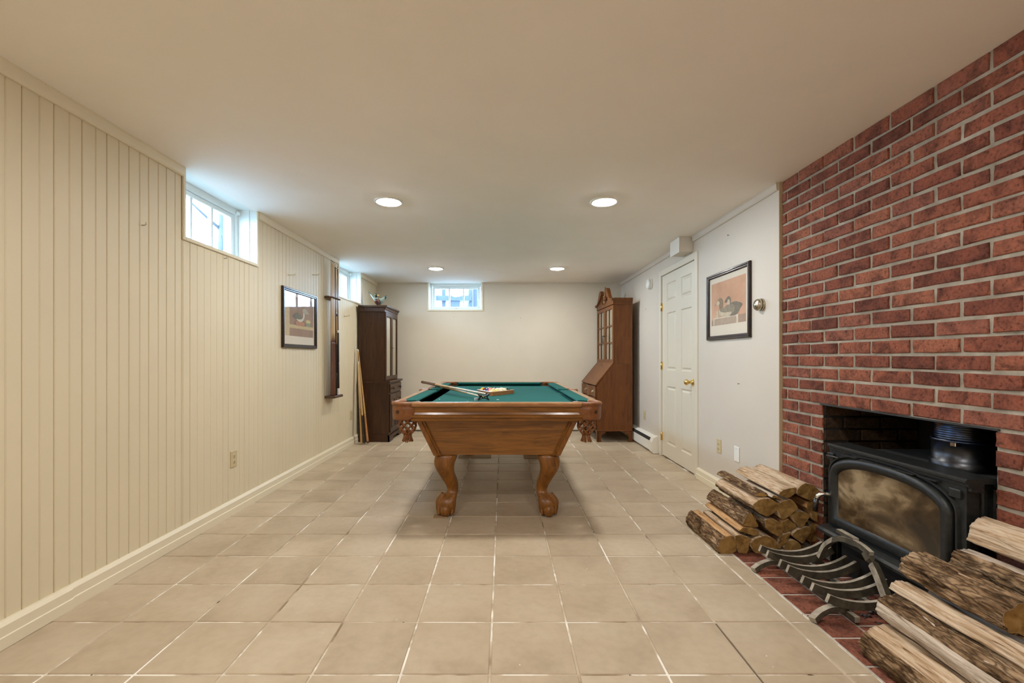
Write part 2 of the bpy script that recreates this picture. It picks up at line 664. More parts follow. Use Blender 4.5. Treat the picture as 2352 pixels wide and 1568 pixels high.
make_window('window_1', 'white painted basement window with bright panes beside the ceiling, nearest on the panelled wall', lambda u, d, z: (XL - d, u, z), *W1, 1)
make_window('window_2', 'white painted basement window above the tall dark cabinet on the panelled wall', lambda u, d, z: (XL - d, u, z), *W2, 1)
make_window('window_3', 'three-light basement window high in the far wall', lambda u, d, z: (u, YB + d, z), *W3, -1)

# daylight portals guide the sky light through the panes
for (loc, rot, sx) in (((XL - .24, sum(W1) / 2, 2.03), (0, -PI / 2, 0), W1[1] - W1[0]), ((XL - .24, sum(W2) / 2, 2.03), (0, -PI / 2, 0), W2[1] - W2[0]),
                       ((sum(W3) / 2, YB + .24, 2.03), (-PI / 2, 0, 0), W3[1] - W3[0])):
    ld = bpy.data.lights.new('daylight_portal', 'AREA')
    ld.shape = 'RECTANGLE'
    if abs(rot[1]) > 0:
        ld.size, ld.size_y = .44, sx
    else:
        ld.size, ld.size_y = sx, .44
    ld.cycles.is_portal = True
    lo = bpy.data.objects.new('daylight_portal', ld)
    lo.location, lo.rotation_euler = loc, rot
    C.objects.link(lo)

# ------------------------------------------------------------------ left wall: backing with single tongue-and-groove boards
hl = [(w[0] - .012, w[1] + .012, WZ0 - .012, ZC + .2) for w in (W1, W2)]
b = MB()
for a in rects(YF, YB + .3, -.08, ZC + .12, hl):
    b.box(XL - .26, XL - .012, a[0], a[1], a[2], a[3])
wall_left = struct(b.build('wall_left', M['cream']))
BP = .0637
bm_cache = {}
holes_b = [(w[0] - .022, w[1] + .022, WZ0 - .022, ZC) for w in (W1, W2)]
k0 = 1.720
ks = int((0.7 - k0) / BP) - 1
rest = MB()


def plank_poly(y0, y1, strong):
    g = .0042 if strong else .0026
    gap = .0016 if strong else 0.0
    return [(XL - .013, y0), (XL - .013, y1), (XL - g, y1 - gap), (XL, y1 - g - gap), (XL, y0 + g + gap), (XL - g, y0 + gap)]


n = -1
y = k0 + BP * ks
while y < YB:
    n += 1
    strong = n % 2 == 0
    y0, y1 = y, min(y + BP, YB)
    y += BP
    if y1 - y0 < .012:
        continue
    for (a, c, z0, z1) in rects(y0, y1, .0, ZC, holes_b):
        if c - a < .004:
            continue
        MB().prism(plank_poly(a, c, ((n + ks) % 2 == 0) if a < 2.42 else random.random() < .28), 'z', z0, z1).build('plank', M['cream'], wall_left)
yy = YF
while yy < k0 + BP * ks - .01:
    rest.prism(plank_poly(yy, yy + BP, False), 'z', 0, ZC)
    yy += BP
o = rest.build('plank_field', M['cream'], wall_left)
o['kind'] = 'stuff'

# ------------------------------------------------------------------ far wall, wall behind the camera
b = MB()
for a in rects(XL - .26, XR + .3, -.08, ZC + .12, [(W3[0] - .012, W3[1] + .012, WZ0 - .012, ZC + .2)]):
    b.box(a[0], a[1], YB, YB + .26, a[2], a[3])
struct(b.build('wall_back', M['cream_back']))
struct(MB().box(XL - .26, XR + .3, YF - .2, YF, -.08, ZC + .12).build('wall_front', M['cream_back']))

# ------------------------------------------------------------------ right wall (plasterboard) with the door opening
XW = 1.785
DY0, DY1, DZ = 4.157, 5.038, 2.012
b = MB()
for a in rects(YK, YB, -.08, ZC + .12, [(DY0 - .012, DY1 + .012, -.1, DZ + .012)]):
    b.box(XW, XW + .14, a[0], a[1], a[2], a[3])
struct(b.build('wall_right', M['white_wall']))
struct(MB().box(XW + .14, XW + .20, DY0 - .2, DY1 + .2, -.08, 2.2).build('wall_light_seal', M['slot']))  # black sheet behind the door, added to stop sky light leaking under it
struct(MB().box(XW - .001, XR + .012, YK - .006, YK, 0, ZC).build('trim_1', M['beige_edge']))

door = bpy.data.objects.new('door_1', None)
C.objects.link(door)
door.location = (XW, DY0, 0)
struct(door, 'cream six-panel door with a brass knob in the white wall')
dorg = (XW, DY0, 0)
cols = [(4.255, 4.51), (4.645, 4.90)]
rows = [(.165, .79), (.965, 1.586), (1.705, 1.907)]
ph = [(c[0], c[1], r[0], r[1]) for c in cols for r in rows]
b = MB(dorg)
for a in rects(DY0 + .003, DY1 - .003, .014, DZ - .004, ph):
    b.box(XW + .006, XW + .044, *a)
b.build('door_slab', M['door'], door)
for h in ph:
    b = MB(dorg)
    ol = [(h[0], h[2]), (h[1], h[2]), (h[1], h[3]), (h[0], h[3])]
    pr = [(0, .006), (.010, .017), (.020, .017), (.036, .008)]
    n4 = 4
    rings = []
    for ins, d in pr:
        rings.append([(XW + d, h[0] + ins, h[2] + ins), (XW + d, h[1] - ins, h[2] + ins), (XW + d, h[1] - ins, h[3] - ins), (XW + d, h[0] + ins, h[3] - ins)])
    b.loft(rings, 0, False, False)
    b.add(rings[-1], [(0, 1, 2, 3)])
    b.build('door_panel', M['door'], door)
for z in (1.665, 1.01, .22):
    hg = MB(dorg).lathe([(.006, -.045), (.008, -.044), (.008, .044), (.006, .045)], (XW - .004, DY1 + .002, z), n=10)
    hg.box(XW - .001, XW + .006, DY1 - .018, DY1 + .018, z - .043, z + .043)
    hg.build('hinge', M['brass'], door)
ky = 4.225
MB(dorg).lathe([(.0, .0), (.031, 0), (.033, -.004), (.028, -.010), (.014, -.014), (.012, -.036), (.020, -.044), (.028, -.056), (.027, -.068), (.018, -.078), (.0, -.080)],
               (XW + .006, ky, .868), 'x', 20, caps=False).build('door_knob', M['brass'], door)
for k, (a, c, z0, z1) in enumerate(((DY0 - .062, DY0, 0, DZ + .062), (DY1, DY1 + .062, 0, DZ + .062), (DY0, DY1, DZ, DZ + .062))):
    b = MB()
    b.box(XW - .012, XW + .06, a, c, z0, z1, ch=.003)
    struct(b.build('trim_%d' % (2 + k), M['door']))

# ------------------------------------------------------------------ baseboards, crown mouldings


def baseboard(name, y0, y1, x, sgn, m, extra=0.0):
    t = [(0, 0), (.024 + extra, 0), (.024 + extra, .044), (.019 + extra, .047), (.019 + extra, .084), (.007 + extra, .100), (0, .100)]
    return struct(MB().prism([(x + sgn * u, w + .0005) for u, w in t], 'y', y0, y1).build(name, m))


baseboard('baseboard_left', YF, 1.967, XL, 1, M['trim'], .006)
baseboard('baseboard_left_far', 1.968, YB, XL, 1, M['trim'])
baseboard('baseboard_right', YK, DY0 - .064, XW, -1, M['trim'])


def crown(name, y0, y1, x, sgn, h=.055, m='trim'):
    t = [(0, 0), (.010, 0), (.016, -.004 + .012), (.018, h - .008), (.022, h - .004), (.022, h), (0, h)]
    return struct(MB().prism([(x + sgn * u, ZC - h + w - .0005) for u, w in t], 'y', y0, y1).build(name, M[m]))


crown('trim_6', YF, W1[0] - .024, XL, 1)
crown('trim_7', W1[1] + .024, W2[0] - .024, XL, 1)
crown('trim_8', W2[1] + .024, YB, XL, 1)
crown('trim_9', YK, 4.19, XW, -1, .05, 'white_wall')
crown('trim_10', 4.43, YB, XW, -1, .05, 'white_wall')
struct(MB().box(XL + .02, W3[0] - .024, YB - .012, YB, ZC - .018, ZC - .0005).build('trim_11', M['cream_back']))
struct(MB().box(W3[1] + .024, XW - .02, YB - .012, YB, ZC - .018, ZC - .0005).build('trim_12', M['cream_back']))

# ------------------------------------------------------------------ fireplace wall: mortar bed with single bricks
b = MB()
for a in rects(YF, YK - .006, -.08, ZC + .12, [(OP0, OP1, -.1, OPZ)]):
    b.box(XR + .0065, XR + .14, *a)
wall_brick = struct(b.build('wall_brick', M['mortar']), 'red brick fireplace wall with pale mortar joints')
CP, BPX, MJ = OPZ / 12, .2160, .0148


def brick_mesh(w, h, seed):
    rr = random.Random(seed)
    d = .045
    c = .0035
    j = lambda a: rr.uniform(-a, a)
    ring = lambda x, ins, jt: [(x + j(jt * .4), -w / 2 + ins + j(jt), -h / 2 + ins + j(jt)), (x + j(jt * .4), w / 2 - ins + j(jt), -h / 2 + ins + j(jt)),
                               (x + j(jt * .4), w / 2 - ins + j(jt), h / 2 - ins + j(jt)), (x + j(jt * .4), -w / 2 + ins + j(jt), h / 2 - ins + j(jt))]
    # front ring has mid points so edges look a little uneven
    m = MB()

    def ring8(x, ins, jt):
        p = [(-w / 2 + ins, -h / 2 + ins), (0, -h / 2 + ins), (w / 2 - ins, -h / 2 + ins), (w / 2 - ins, 0), (w / 2 - ins, h / 2 - ins), (0, h / 2 - ins), (-w / 2 + ins, h / 2 - ins), (-w / 2 + ins, 0)]
        return [(x + j(jt * .5), u + j(jt), v + j(jt)) for u, v in p]
    r0, r1, r2 = ring8(d, 0, 0), ring8(c, 0, .0024), ring8(0, c, .0024)
    m.loft([r0, r1, r2], 0, False, False)
    m.add(r2, [(0, 1, 5, 6, 7), (1, 2, 3, 4, 5)])
    o = m.build('brick', M['brick'])
    me = o.data
    bpy.data.objects.remove(o)
    return me


variants = [brick_mesh(BPX - MJ, CP - MJ, s) for s in range(10)]
stuff_b = MB()
YLIM = 1.22
for r in range(32):
    z0, z1 = r * CP + MJ / 2, (r + 1) * CP - MJ / 2
    if r == 31:
        z1 = ZC - .001
    ph0 = 2.411 if r % 2 == 0 else 2.519
    k = int((YF - ph0) / BPX) - 1
    while True:
        y0, y1 = ph0 + k * BPX + MJ / 2, ph0 + (k + 1) * BPX - MJ / 2
        k += 1
        if y0 > YK - .008:
            break
        y1 = min(y1, YK - .009)
        y0 = max(y0, YF + .005)
        segs = [(y0, y1)]
        if z0 < OPZ - .01:
            segs = []
            if y1 <= OP0 or y0 >= OP1:
                segs = [(y0, y1)]
            else:
                if y0 < OP0: segs.append((y0, OP0))
                if y1 > OP1: segs.append((OP1, y1))
        for a, c in segs:
            if c - a < .022:
                continue
            if c < YLIM:
                stuff_b.box(XR, XR + .03, a, c, z0, z1, ch=.003)
                continue
            fullb = abs((c - a) - (BPX - MJ)) < 1e-4 and r < 31
            me = random.choice(variants) if fullb else brick_mesh(c - a, z1 - z0, random.random())
            o = bpy.data.objects.new('brick', me)
            C.objects.link(o)
            o.parent = wall_brick
            o.location = (XR + random.uniform(-.003, .003), (a + c) / 2 + random.uniform(-.0015, .0015), (z0 + z1) / 2 + random.uniform(-.001, .001))
            o.rotation_euler = (random.uniform(-.006, .006), random.uniform(-.01, .01), random.uniform(-.006, .006))
o = stuff_b.build('brick_field', M['brick'], wall_brick)
o['kind'] = 'stuff'
struct(MB().box(XR - .004, XR + .13, OP0 - .01, OP1 + .01, OPZ - .003, OPZ + .004).build('trim_13', M['steel']), 'thin steel lintel over the fireplace opening')

# firebox
b = MB()
b.box(XR + .14, 2.40, OP1 + .03, OP1 + .12, -.08, 1.3)
b.box(XR + .14, 2.40, OP0 - .12, OP0 - .03, -.08, 1.3)
b.box(XR + .012, XR + .15, OP1 - .003, OP1 + .01, -.05, OPZ - .004)
b.box(XR + .012, XR + .15, OP0 - .01, OP0 + .003, -.05, OPZ - .004)
b.box(2.35, 2.45, OP0 - .12, OP1 + .12, -.08, 1.3)
b.box(XR + .14, 2.45, OP0 - .12, OP1 + .12, 1.3, 1.36)
firebox = struct(b.build('wall_firebox', M['soot']), 'sooty firebox inside the brick fireplace wall')
for r in range(12):
    z0, z1 = r * CP + .005, (r + 1) * CP - .005
    xs = XR + .014 if r % 2 else XR + .014 - .1
    while xs < 2.33:
        a, c = max(xs, XR + .014), min(xs + .2, 2.345)
        xs += .21
        if c - a > .03:
            MB().box(a, c, OP1 - .006 + random.uniform(-.002, .002), OP1 + .03, z0, z1, ch=.004).build('brick', M['sootbrick'], firebox)
            MB().box(a, c, OP0 - .03, OP0 + .006 + random.uniform(-.002, .002), z0, z1, ch=.004).build('brick', M['sootbrick'], firebox)

# ------------------------------------------------------------------ outdoors seen through the panes, with unseen pieces that shape the light
M['snow'] = noisy('snow', [(.3, (.80, .84, .88)), (.7, (.88, .90, .92))], 2, .9)
M['deck'] = noisy('weathered_deck', [(.3, (.006, .010, .017)), (.7, (.012, .018, .028))], 8, .8)
M['bark_out'] = noisy('tree_bark', [(.3, (.004, .005, .007)), (.7, (.010, .012, .015))], 14, .9)
b = MB()
b.box(-14, XL - 1.35, -6, 20, 1.55, 1.62)
b.box(XL - 1.35, 12, YB + 1.35, 20, 1.55, 1.62)
struct(b.build('ground', M['snow']), 'snowy ground outside the basement windows')
b = MB()
b.box(XL - 1.35, XL - .261, -6, YB + 1.35, 1.55, 1.61)
b.box(XL - .261, 12, YB + .261, YB + 1.35, 1.55, 1.61)
struct(b.build('bounce_damper_strip', noisy('gravel', [(.3, (.06, .055, .05)), (.7, (.16, .15, .14))], 30, .95)), 'dark gravel strip outside along the house wall, unseen, added to dim the upward bounce')  # unseen dark ground, added to cut light bounced up through the windows
b = MB()
b.box(XL - 1.0, XL - .262, -6, YB + 1.0, 2.62, 2.72)
b.box(XL - .262, 4, YB + .262, YB + 1.0, 2.62, 2.72)
struct(b.build('skyshade', M['win_paint']), 'white eave outside above the basement windows, unseen, added to block steep sky light')  # unseen overhang, added to keep steep sky light off the windows
b = MB()
b.box(XL - .26, XL - .20, -6, YB + .26, ZC + .10, 2.72)
b.box(XL - .26, 4, YB + .20, YB + .26, ZC + .10, 2.72)
struct(b.build('wall_outer', M['win_paint']))
dk = thing('deck', 'blue-grey outdoor deck seen through the far window', 'deck', (-.9, 8.9, 1.62))
do = (-.9, 8.9, 1.62)
MB(do).box(-1.32, -.62, 8.8, 9.0, 2.22, 2.32).build('beam', M['deck'], dk)
for x in (-1.17, -.63):
    MB(do).box(x - .035, x + .035, 8.85, 8.95, 1.62, 2.9).build('post', M['deck'], dk)
MB(do).box(-1.05, -.85, 8.82, 8.98, 1.62, 2.22).build('skirt_board', M['deck'], dk)


def outside_tree(x, y, h, lab, seed):
    rr = random.Random(seed)
    t = thing('tree', lab, 'tree', (x, y, 1.62), 0, 'bare trees outside')
    MB((x, y, 1.62)).tube([(x, y, 1.62), (x + .05, y, 1.62 + h * .4), (x - .03, y + .05, 1.62 + h)], [.14, .11, .05], 10).build('trunk', M['bark_out'], t)
    br = MB((x, y, 1.62))
    for k in range(16):
        z = 1.62 + rr.uniform(.15, .9) * h
        a = rr.uniform(0, 2 * PI)
        l = rr.uniform(.4, 1.0)
        br.tube([(x, y, z), (x + l * .5 * math.cos(a), y + l * .5 * math.sin(a), z + .2), (x + l * math.cos(a), y + l * math.sin(a), z + rr.uniform(.1, .6))], [.03, .02, .008], 6)
    br.build('branches', M['bark_out'], t)
    return t


outside_tree(-.66, 9.6, 3.2, 'bare tree behind the right pane of the far window', 3)
outside_tree(-.05, 11.0, 3.6, 'bare tree further off behind the far window', 5)
outside_tree(-4.3, 6.9, 3.5, 'bare tree outside the nearest side window', 8)

# ================================================================== RECESSED LAMPS
M['lamp_on'] = emit('lamp_glow', LAMP_COL, LAMP_POWER)


def lamp(x, y, label):
    t = thing('recessed_light', label, 'ceiling light', (x, y, ZC - .001), 0, 'recessed ceiling lights')
    MB().lathe([(.081, 0), (.101, 0), (.102, -.004), (.097, -.009), (.086, -.010), (.081, -.006)], (0, 0, 0), n=40, caps=False).build('trim_ring', M['plastic'], t)
    MB().lathe([(.0, -.019), (.034, -.0175), (.062, -.0125), (.0805, -.004)], (0, 0, 0), n=40, caps=False).build('diffuser', M['lamp_on'], t)
    return t


lamp(-.827, 3.25, 'lit round recessed ceiling light on the left, nearer pair, beside the bright side window')
lamp(.735, 3.25, 'lit round recessed ceiling light on the right, nearer pair, above the pool table')
lamp(-.851, 5.69, 'small lit recessed ceiling light on the left just before the far window')
lamp(.69, 5.69, 'small lit recessed ceiling light on the right, nearest the secretary desk')
lamp(-.84, .81, 'added unseen recessed ceiling light over the viewer on the panelled side')  # this and the next three: unseen lamps added to light the near end
lamp(.71, .81, 'added unseen recessed ceiling light over the viewer on the brick side')
lamp(-.84, -1.6, 'added unseen recessed ceiling light behind the viewer on the panelled side')
lamp(.71, -1.6, 'added unseen recessed ceiling light behind the viewer on the brick side')

# ================================================================== POOL TABLE
TXC, TYC = -.04, 4.17
table = thing('pool_table', 'honey-brown carved pool table with green felt, claw feet and leather pockets', 'pool table', (TXC, TYC, 0))
HW, HL, BED = .69, 1.25, .765
# slate and cloth, cut away at the pockets
poly = []
for sx, sy in ((1, -1), (1, 1), (-1, 1), (-1, -1)):
    if sy * sx < 0:
        poly += [(sx * (.60 - .10), sy * 1.20), (sx * (.60 - .055), sy * 1.11), (sx * .64, sy * 1.07)] if sx > 0 else [(sx * .64, sy * 1.07), (sx * .545, sy * 1.11), (sx * .50, sy * 1.20)]
    else:
        poly += [(sx * .64, sy * 1.07), (sx * .545, sy * 1.11), (sx * .50, sy * 1.20)] if sx > 0 else [(sx * .50, sy * 1.20), (sx * .545, sy * 1.11), (sx * .64, sy * 1.07)]
    if (sx, sy) == (1, -1):
        poly += [(.64, -.06), (.575, -.04), (.575, .04), (.64, .06)]
    if (sx, sy) == (-1, 1):
        poly += [(-.64, .06), (-.575, .04), (-.575, -.04), (-.64, -.06)]
MB().prism(poly, 'z', BED - .006, BED).build('cloth', M['felt'], table)
MB().prism([(x * .998, y * .999) for x, y in poly], 'z', BED - .03, BED - .0062).build('slate', M['steel'], table)
M['chalk_white'] = paint('chalk_white', (.75, .78, .74), .9)
for (sx_, sy_, r_) in ((.0, -.595, .011), (-.23, -.735, .007), (-.47, -.56, .006)):
    MB().lathe([(.0, .0006), (r_, .0006), (r_, 0)], (sx_, sy_, BED), n=14, caps=False).build('spot', M['chalk_white'], table)

# cushions
CT = .804


def cushion(p_out0, p_out1, p_in0, p_in1):
    (ax, ay), (bx_, by), (cx, cy), (dx, dy) = p_out0, p_out1, p_in0, p_in1
    def sec(o, i):
        lerp = lambda t: (o[0] + (i[0] - o[0]) * t, o[1] + (i[1] - o[1]) * t)
        pts = []
        for t, z in ((0, BED + .002), (0, CT), (.82, CT), (.94, CT - .002), (1.0, CT - .009), (.92, CT - .018), (.60, BED + .002)):
            x, y = lerp(t)
            pts.append((x, y, z))
        return pts
    return MB().loft([sec(p_out0, p_in0), sec(p_out1, p_in1)], 0, False, True).build('cushion', M['felt'], table)


for sy in (-1, 1):
    cushion((-.520, sy * 1.205), (.520, sy * 1.205), (-.475, sy * 1.12), (.475, sy * 1.12))
for sx in (-1, 1):
    for sy in (-1, 1):
        cushion((sx * .645, sy * .062), (sx * .645, sy * 1.085), (sx * .56, sy * .085), (sx * .56, sy * 1.035))

M['cap_sheen_wood'] = wood('rail_cap_sheen_wood', (.24, .10, .030), (.42, .20, .075), .26, (3, 3, 14), 2.5, .4)  # reflected sheen put into the colour, paler than the other table wood
# rail caps and aprons with bead mouldings
capp = [(-.045, .781), (.002, .781), (.006, .787), (.006, .799), (-.002, .8075), (-.045, .8075)]
app = [(-.05, .780), (-.010, .780), (-.010, .774), (-.016, .771), (-.018, .740), (-.013, .727), (-.004, .719), (-.004, .709), (-.014, .706), (-.014, .700),
       (-.006, .697), (-.006, .690), (-.018, .687), (-.018, .682), (-.05, .682)]
for sy in (-1, 1):
    MB().prism([(sy * (HL + u), z) for u, z in capp], 'x', -.553, .553).build('rail_cap', M['cap_sheen_wood'], table)
    MB().prism([(sy * (HL + u), z) for u, z in app], 'x', -.558, .558).build('apron', M['table_wood_x'], table)
for sx in (-1, 1):
    for y0, y1 in ((-1.105, -.072), (.072, 1.105)):
        MB().prism([(sx * (HW + u), z) for u, z in capp], 'y', y0, y1).build('rail_cap', M['cap_sheen_wood'], table)
    MB().prism([(sx * (HW + u), z) for u, z in app], 'y', -1.11, 1.11).build('apron', M['table_wood_y'], table)

# tapering cabinet: four panels and four corner posts
tw, tl, bw, bl, zt, zb = .525, 1.175, .418, 1.10, .690, .435


def corner(sx, sy, t, out=0.0, du=0.0, dv=0.0):
    w, l = bw + (tw - bw) * t + out, bl + (tl - bl) * t + out
    return (sx * (w - du), sy * (l - dv), zb + (zt - zb) * t)


for sy in (-1, 1):
    o_ = [corner(-1, sy, 0, 0, .02), corner(1, sy, 0, 0, .02), corner(1, sy, 1, 0, .02), corner(-1, sy, 1, 0, .02)]
    i_ = [(x, y - sy * .02, z) for x, y, z in o_]
    MB().loft([o_, i_], 0, False, True).build('cabinet_panel', M['table_wood_x'], table)
for sx in (-1, 1):
    o_ = [corner(sx, -1, 0, 0, 0, .02), corner(sx, 1, 0, 0, 0, .02), corner(sx, 1, 1, 0, 0, .02), corner(sx, -1, 1, 0, 0, .02)]
    i_ = [(x - sx * .02, y, z) for x, y, z in o_]
    MB().loft([o_, i_], 0, False, True).build('cabinet_panel', M['table_wood_y'], table)
MB().box(-bw + .01, bw - .01, -bl + .01, bl - .01, zb, zb + .015).build('cabinet_bottom', M['table_wood_y'], table)
for sx in (-1, 1):
    for sy in (-1, 1):
        b = MB()
        prof = [(0, .014), (.030, .014), (.034, .006), (.044, .006), (.048, .012), (.054, .004), (.054, -.006), (0, -.006)]
        for face in (0, 1):
            rings = []
            for t in (0, 1):
                ring = []
                for d, out in prof:
                    w, l = bw + (tw - bw) * t, bl + (tl - bl) * t
                    if face == 0:
                        ring.append((sx * (w + .012 - d), sy * (l + out), zb - .004 + (zt - zb) * t))
                    else:
                        ring.append((sx * (w + out), sy * (l + .012 - d), zb - .004 + (zt - zb) * t))
                rings.append(ring)
            b.loft(rings, 0, False, True)
        b.build('corner_post', M['table_wood'], table)

# cabriole legs with ball and claw feet
LEG = [(.437, .000, .150), (.413, .004, .156), (.385, .012, .150), (.361, .0155, .140), (.325, .012, .124), (.29, .002, .110), (.26, -.011, .102), (.23, -.023, .096),
       (.20, -.032, .085), (.17, -.0365, .076), (.15, -.033, .082), (.135, -.020, .100), (.11, -.006, .118), (.083, .000, .126), (.05, -.002, .118), (.022, -.004, .104), (.0085, -.005, .085)]
for sx in (-1, 1):
    for sy in (-1, 1):
        cx, cy = sx * .352, (-1.02 if sy < 0 else .90)
        rings = []
        for z, off, w in LEG:
            ring = []
            for k in range(20):
                a = 2 * PI * k / 20
                ca, sa = math.cos(a), math.sin(a)
                e = .62
                ring.append((cx + sx * off + w / 2 * math.copysign(abs(ca) ** e, ca), cy + sy * off * 1.1 + w / 2 * math.copysign(abs(sa) ** e, sa), z))
            rings.append(ring)
        lg = MB().loft(rings, 0, True, True).build('leg', M['table_wood'], table)
        fx, fy = cx + sx * .006, cy + sy * .046
        MB().sphere((fx, fy, .044), (.041, .040, .0435), 18, 12).build('ball', M['table_wood'], lg)
        for q in (-1, 1):
            pth = catmull([(cx + q * .034 - sx * .02, cy + sy * .010, .145), (fx + q * .043, fy - sy * .022, .100), (fx + q * .047, fy - sy * .010, .058), (fx + q * .044, fy + sy * .004, .015)], 4, False)
            MB().tube(pth, [.017 - .007 * i / (len(pth) - 1) for i in range(len(pth))], 8).build('claw', M['table_wood'], lg)
        for (ex, ey) in ((sx * .052, -sy * .005),):
            pth = catmull([(cx + ex * .5, cy, .145), (cx + ex + sx * .012, cy + ey, .10), (cx + ex + sx * .014, cy + ey + sy * .01, .055), (cx + ex + sx * .006, cy + ey + sy * .015, .012)], 4, False)
            MB().tube(pth, [.016 - .006 * i / (len(pth) - 1) for i in range(len(pth))], 8).build('claw', M['table_wood'], lg)


# leather pockets
def pocket(cx, cy, a0, span, R, side=False):
    nseg = 26
    rings, roll = [], []
    for i in range(nseg + 1):
        u = i / nseg * 2 - 1
        a = a0 + u * span
        zbm = .690 + .034 * max(0, abs(u) - .55) / .45 if not side else .715 + .02 * abs(u)
        ca, sa = math.cos(a), math.sin(a)
        rings.append([(cx + r * ca, cy + r * sa, z) for r, z in ((R - .006, .789), (R + .001, .789), (R + .0015, .755), (R - .001, zbm + .012), (R - .006, zbm), (R - .011, zbm + .004), (R - .008, .755))])
        roll.append([(cx + (R - .014 + .022 * math.cos(t)) * ca, cy + (R - .014 + .022 * math.cos(t)) * sa, .7965 + (.0145 if math.sin(t) > 0 else .0165) * math.sin(t)) for t in [2 * PI * k / 12 for k in range(12)]])
    sh = MB().loft(rings, 0, True, True).build('pocket', M['leather'], table)
    MB().loft(roll, 0, True, True).build('pocket_rim', M['leather'], sh)
    # woven net cup
    net = MB()
    rn = (.052 if not side else .045)
    zn0, zn1 = .700, .588
    def prof_r(t):
        return rn * (1.0 + .10 * math.sin(t * PI * .9)) * (1 - .52 * max(0, (t - .55) / .45) ** 1.6)
    K = 7
    for d in (-1, 1):
        for k in range(K):
            pth = []
            for j in range(13):
                t = j / 12
                a = 2 * PI * k / K + d * t * 2.2
                pth.append((cx + prof_r(t) * math.cos(a), cy + prof_r(t) * math.sin(a), zn0 + (zn1 - zn0) * t))
            net.tube(pth, .0052, 6)
    net.build('net', M['leather'], sh)
    fr = MB()
    fr.lathe([(.026, .600), (.027, .588), (.022, .578)], (cx, cy, 0), n=16, caps=False)
    for k in range(18):
        a = 2 * PI * k / 18 + random.uniform(-.08, .08)
        ca, sa = math.cos(a), math.sin(a)
        l = .538 + random.uniform(-.003, .004)
        fr.tube([(cx + .023 * ca, cy + .023 * sa, .585), (cx + .025 * ca, cy + .025 * sa, .565), (cx + .034 * ca, cy + .034 * sa, l)], [.0045, .0045, .0052], 5)
    fr.build('fringe', M['leather'], sh)
    if not side:
        sx, sy = math.copysign(1, cx), math.copysign(1, cy)
        ae = math.atan2(sy * 1.0, sx * .55)
        em = MB()
        n_ = Vector((math.cos(ae), math.sin(ae), 0))
        tt = Vector((-math.sin(ae), math.cos(ae), 0))
        c0 = Vector((cx, cy, .745)) + n_ * (R + .001)
        for (r0, r1) in ((.0078, .0118), (0, .0045)):
            ring = lambda r, d: [tuple(c0 + n_ * d + tt * r * math.cos(2 * PI * k / 18) + Vector((0, 0, r * math.sin(2 * PI * k / 18)))) for k in range(18)]
            em.loft([ring(max(r0, .0001), .0015), ring(r1, .0015), ring(r1, -.001)], 0, False, False)
        em.build('emblem', M['slot'], sh)
    return sh


RP = .098
for sx in (-1, 1):
    for sy in (-1, 1):
        pocket(sx * .600, sy * 1.157, math.atan2(sy, sx), math.radians(118), RP)
    pocket(sx * .665, 0, 0 if sx > 0 else PI, math.radians(105), .066, True)

# cardboard shims beside the feet
M['card'] = paint('cardboard', (.30, .20, .11), .9)
fl = (TXC - .352, TYC - 1.02)
tag(MB().box(fl[0] - .085, fl[0] + .01, fl[1] - .078, fl[1] - .02, .0008, .008).build('shim', M['card'], base=True), 'small cardboard shim under the near left claw foot', 'shim', 'shims under the pool table')
tag(MB().box(fl[0] - .10, fl[0] + .26, 4.905, 5.03, .0008, .008).build('shim', M['card'], base=True), 'long thin wooden shim under the far left table foot', 'shim', 'shims under the pool table')
tag(MB().box(TXC + .27, TXC + .43, 4.88, 5.05, .0008, .008).build('shim', M['card'], base=True), 'thin wooden shim under the far right table foot', 'shim', 'shims under the pool table')

# ------------------------------------------------------------------ ball rack and balls
A = Vector((-.0964, 3.897))
side = .380
ang = math.radians(55)
Bv, Cv = A + Vector((math.cos(ang), math.sin(ang))) * side, A + Vector((math.cos(ang + PI / 3), math.sin(ang + PI / 3))) * side


def rounded(pts, r, n=6):
    out = []
    for i, p in enumerate(pts):
        p0, p1, p2 = Vector(pts[i - 1]), Vector(p), Vector(pts[(i + 1) % len(pts)])
        a, c = p1 + (p0 - p1).normalized() * r, p1 + (p2 - p1).normalized() * r
        for k in range(n + 1):
            t = k / n
            out.append(tuple(a * (1 - t) ** 2 + p1 * 2 * t * (1 - t) + c * t * t))
    return out


M['rack_tri'] = wood('ball_rack_wood', (.22, .085, .022), (.40, .18, .06), .3, (6, 6, 20), 4, .4)
cen = (A + Bv + Cv) / 3
tri = [tuple(Vector(q) - cen) for q in (A, Bv, Cv)]
rk = MB().frame(rounded(tri, .045), [(0, 0), (0, .0345), (.004, .0365), (.010, .0365), (.013, .034), (.013, 0)], lambda u, v, h: (u, v, h)).build('ball_rack', M['rack_tri'])
rk.location = (cen.x, cen.y, BED + .0005)
tag(rk, 'triangular wooden ball rack holding the balls on the green felt', 'ball rack')


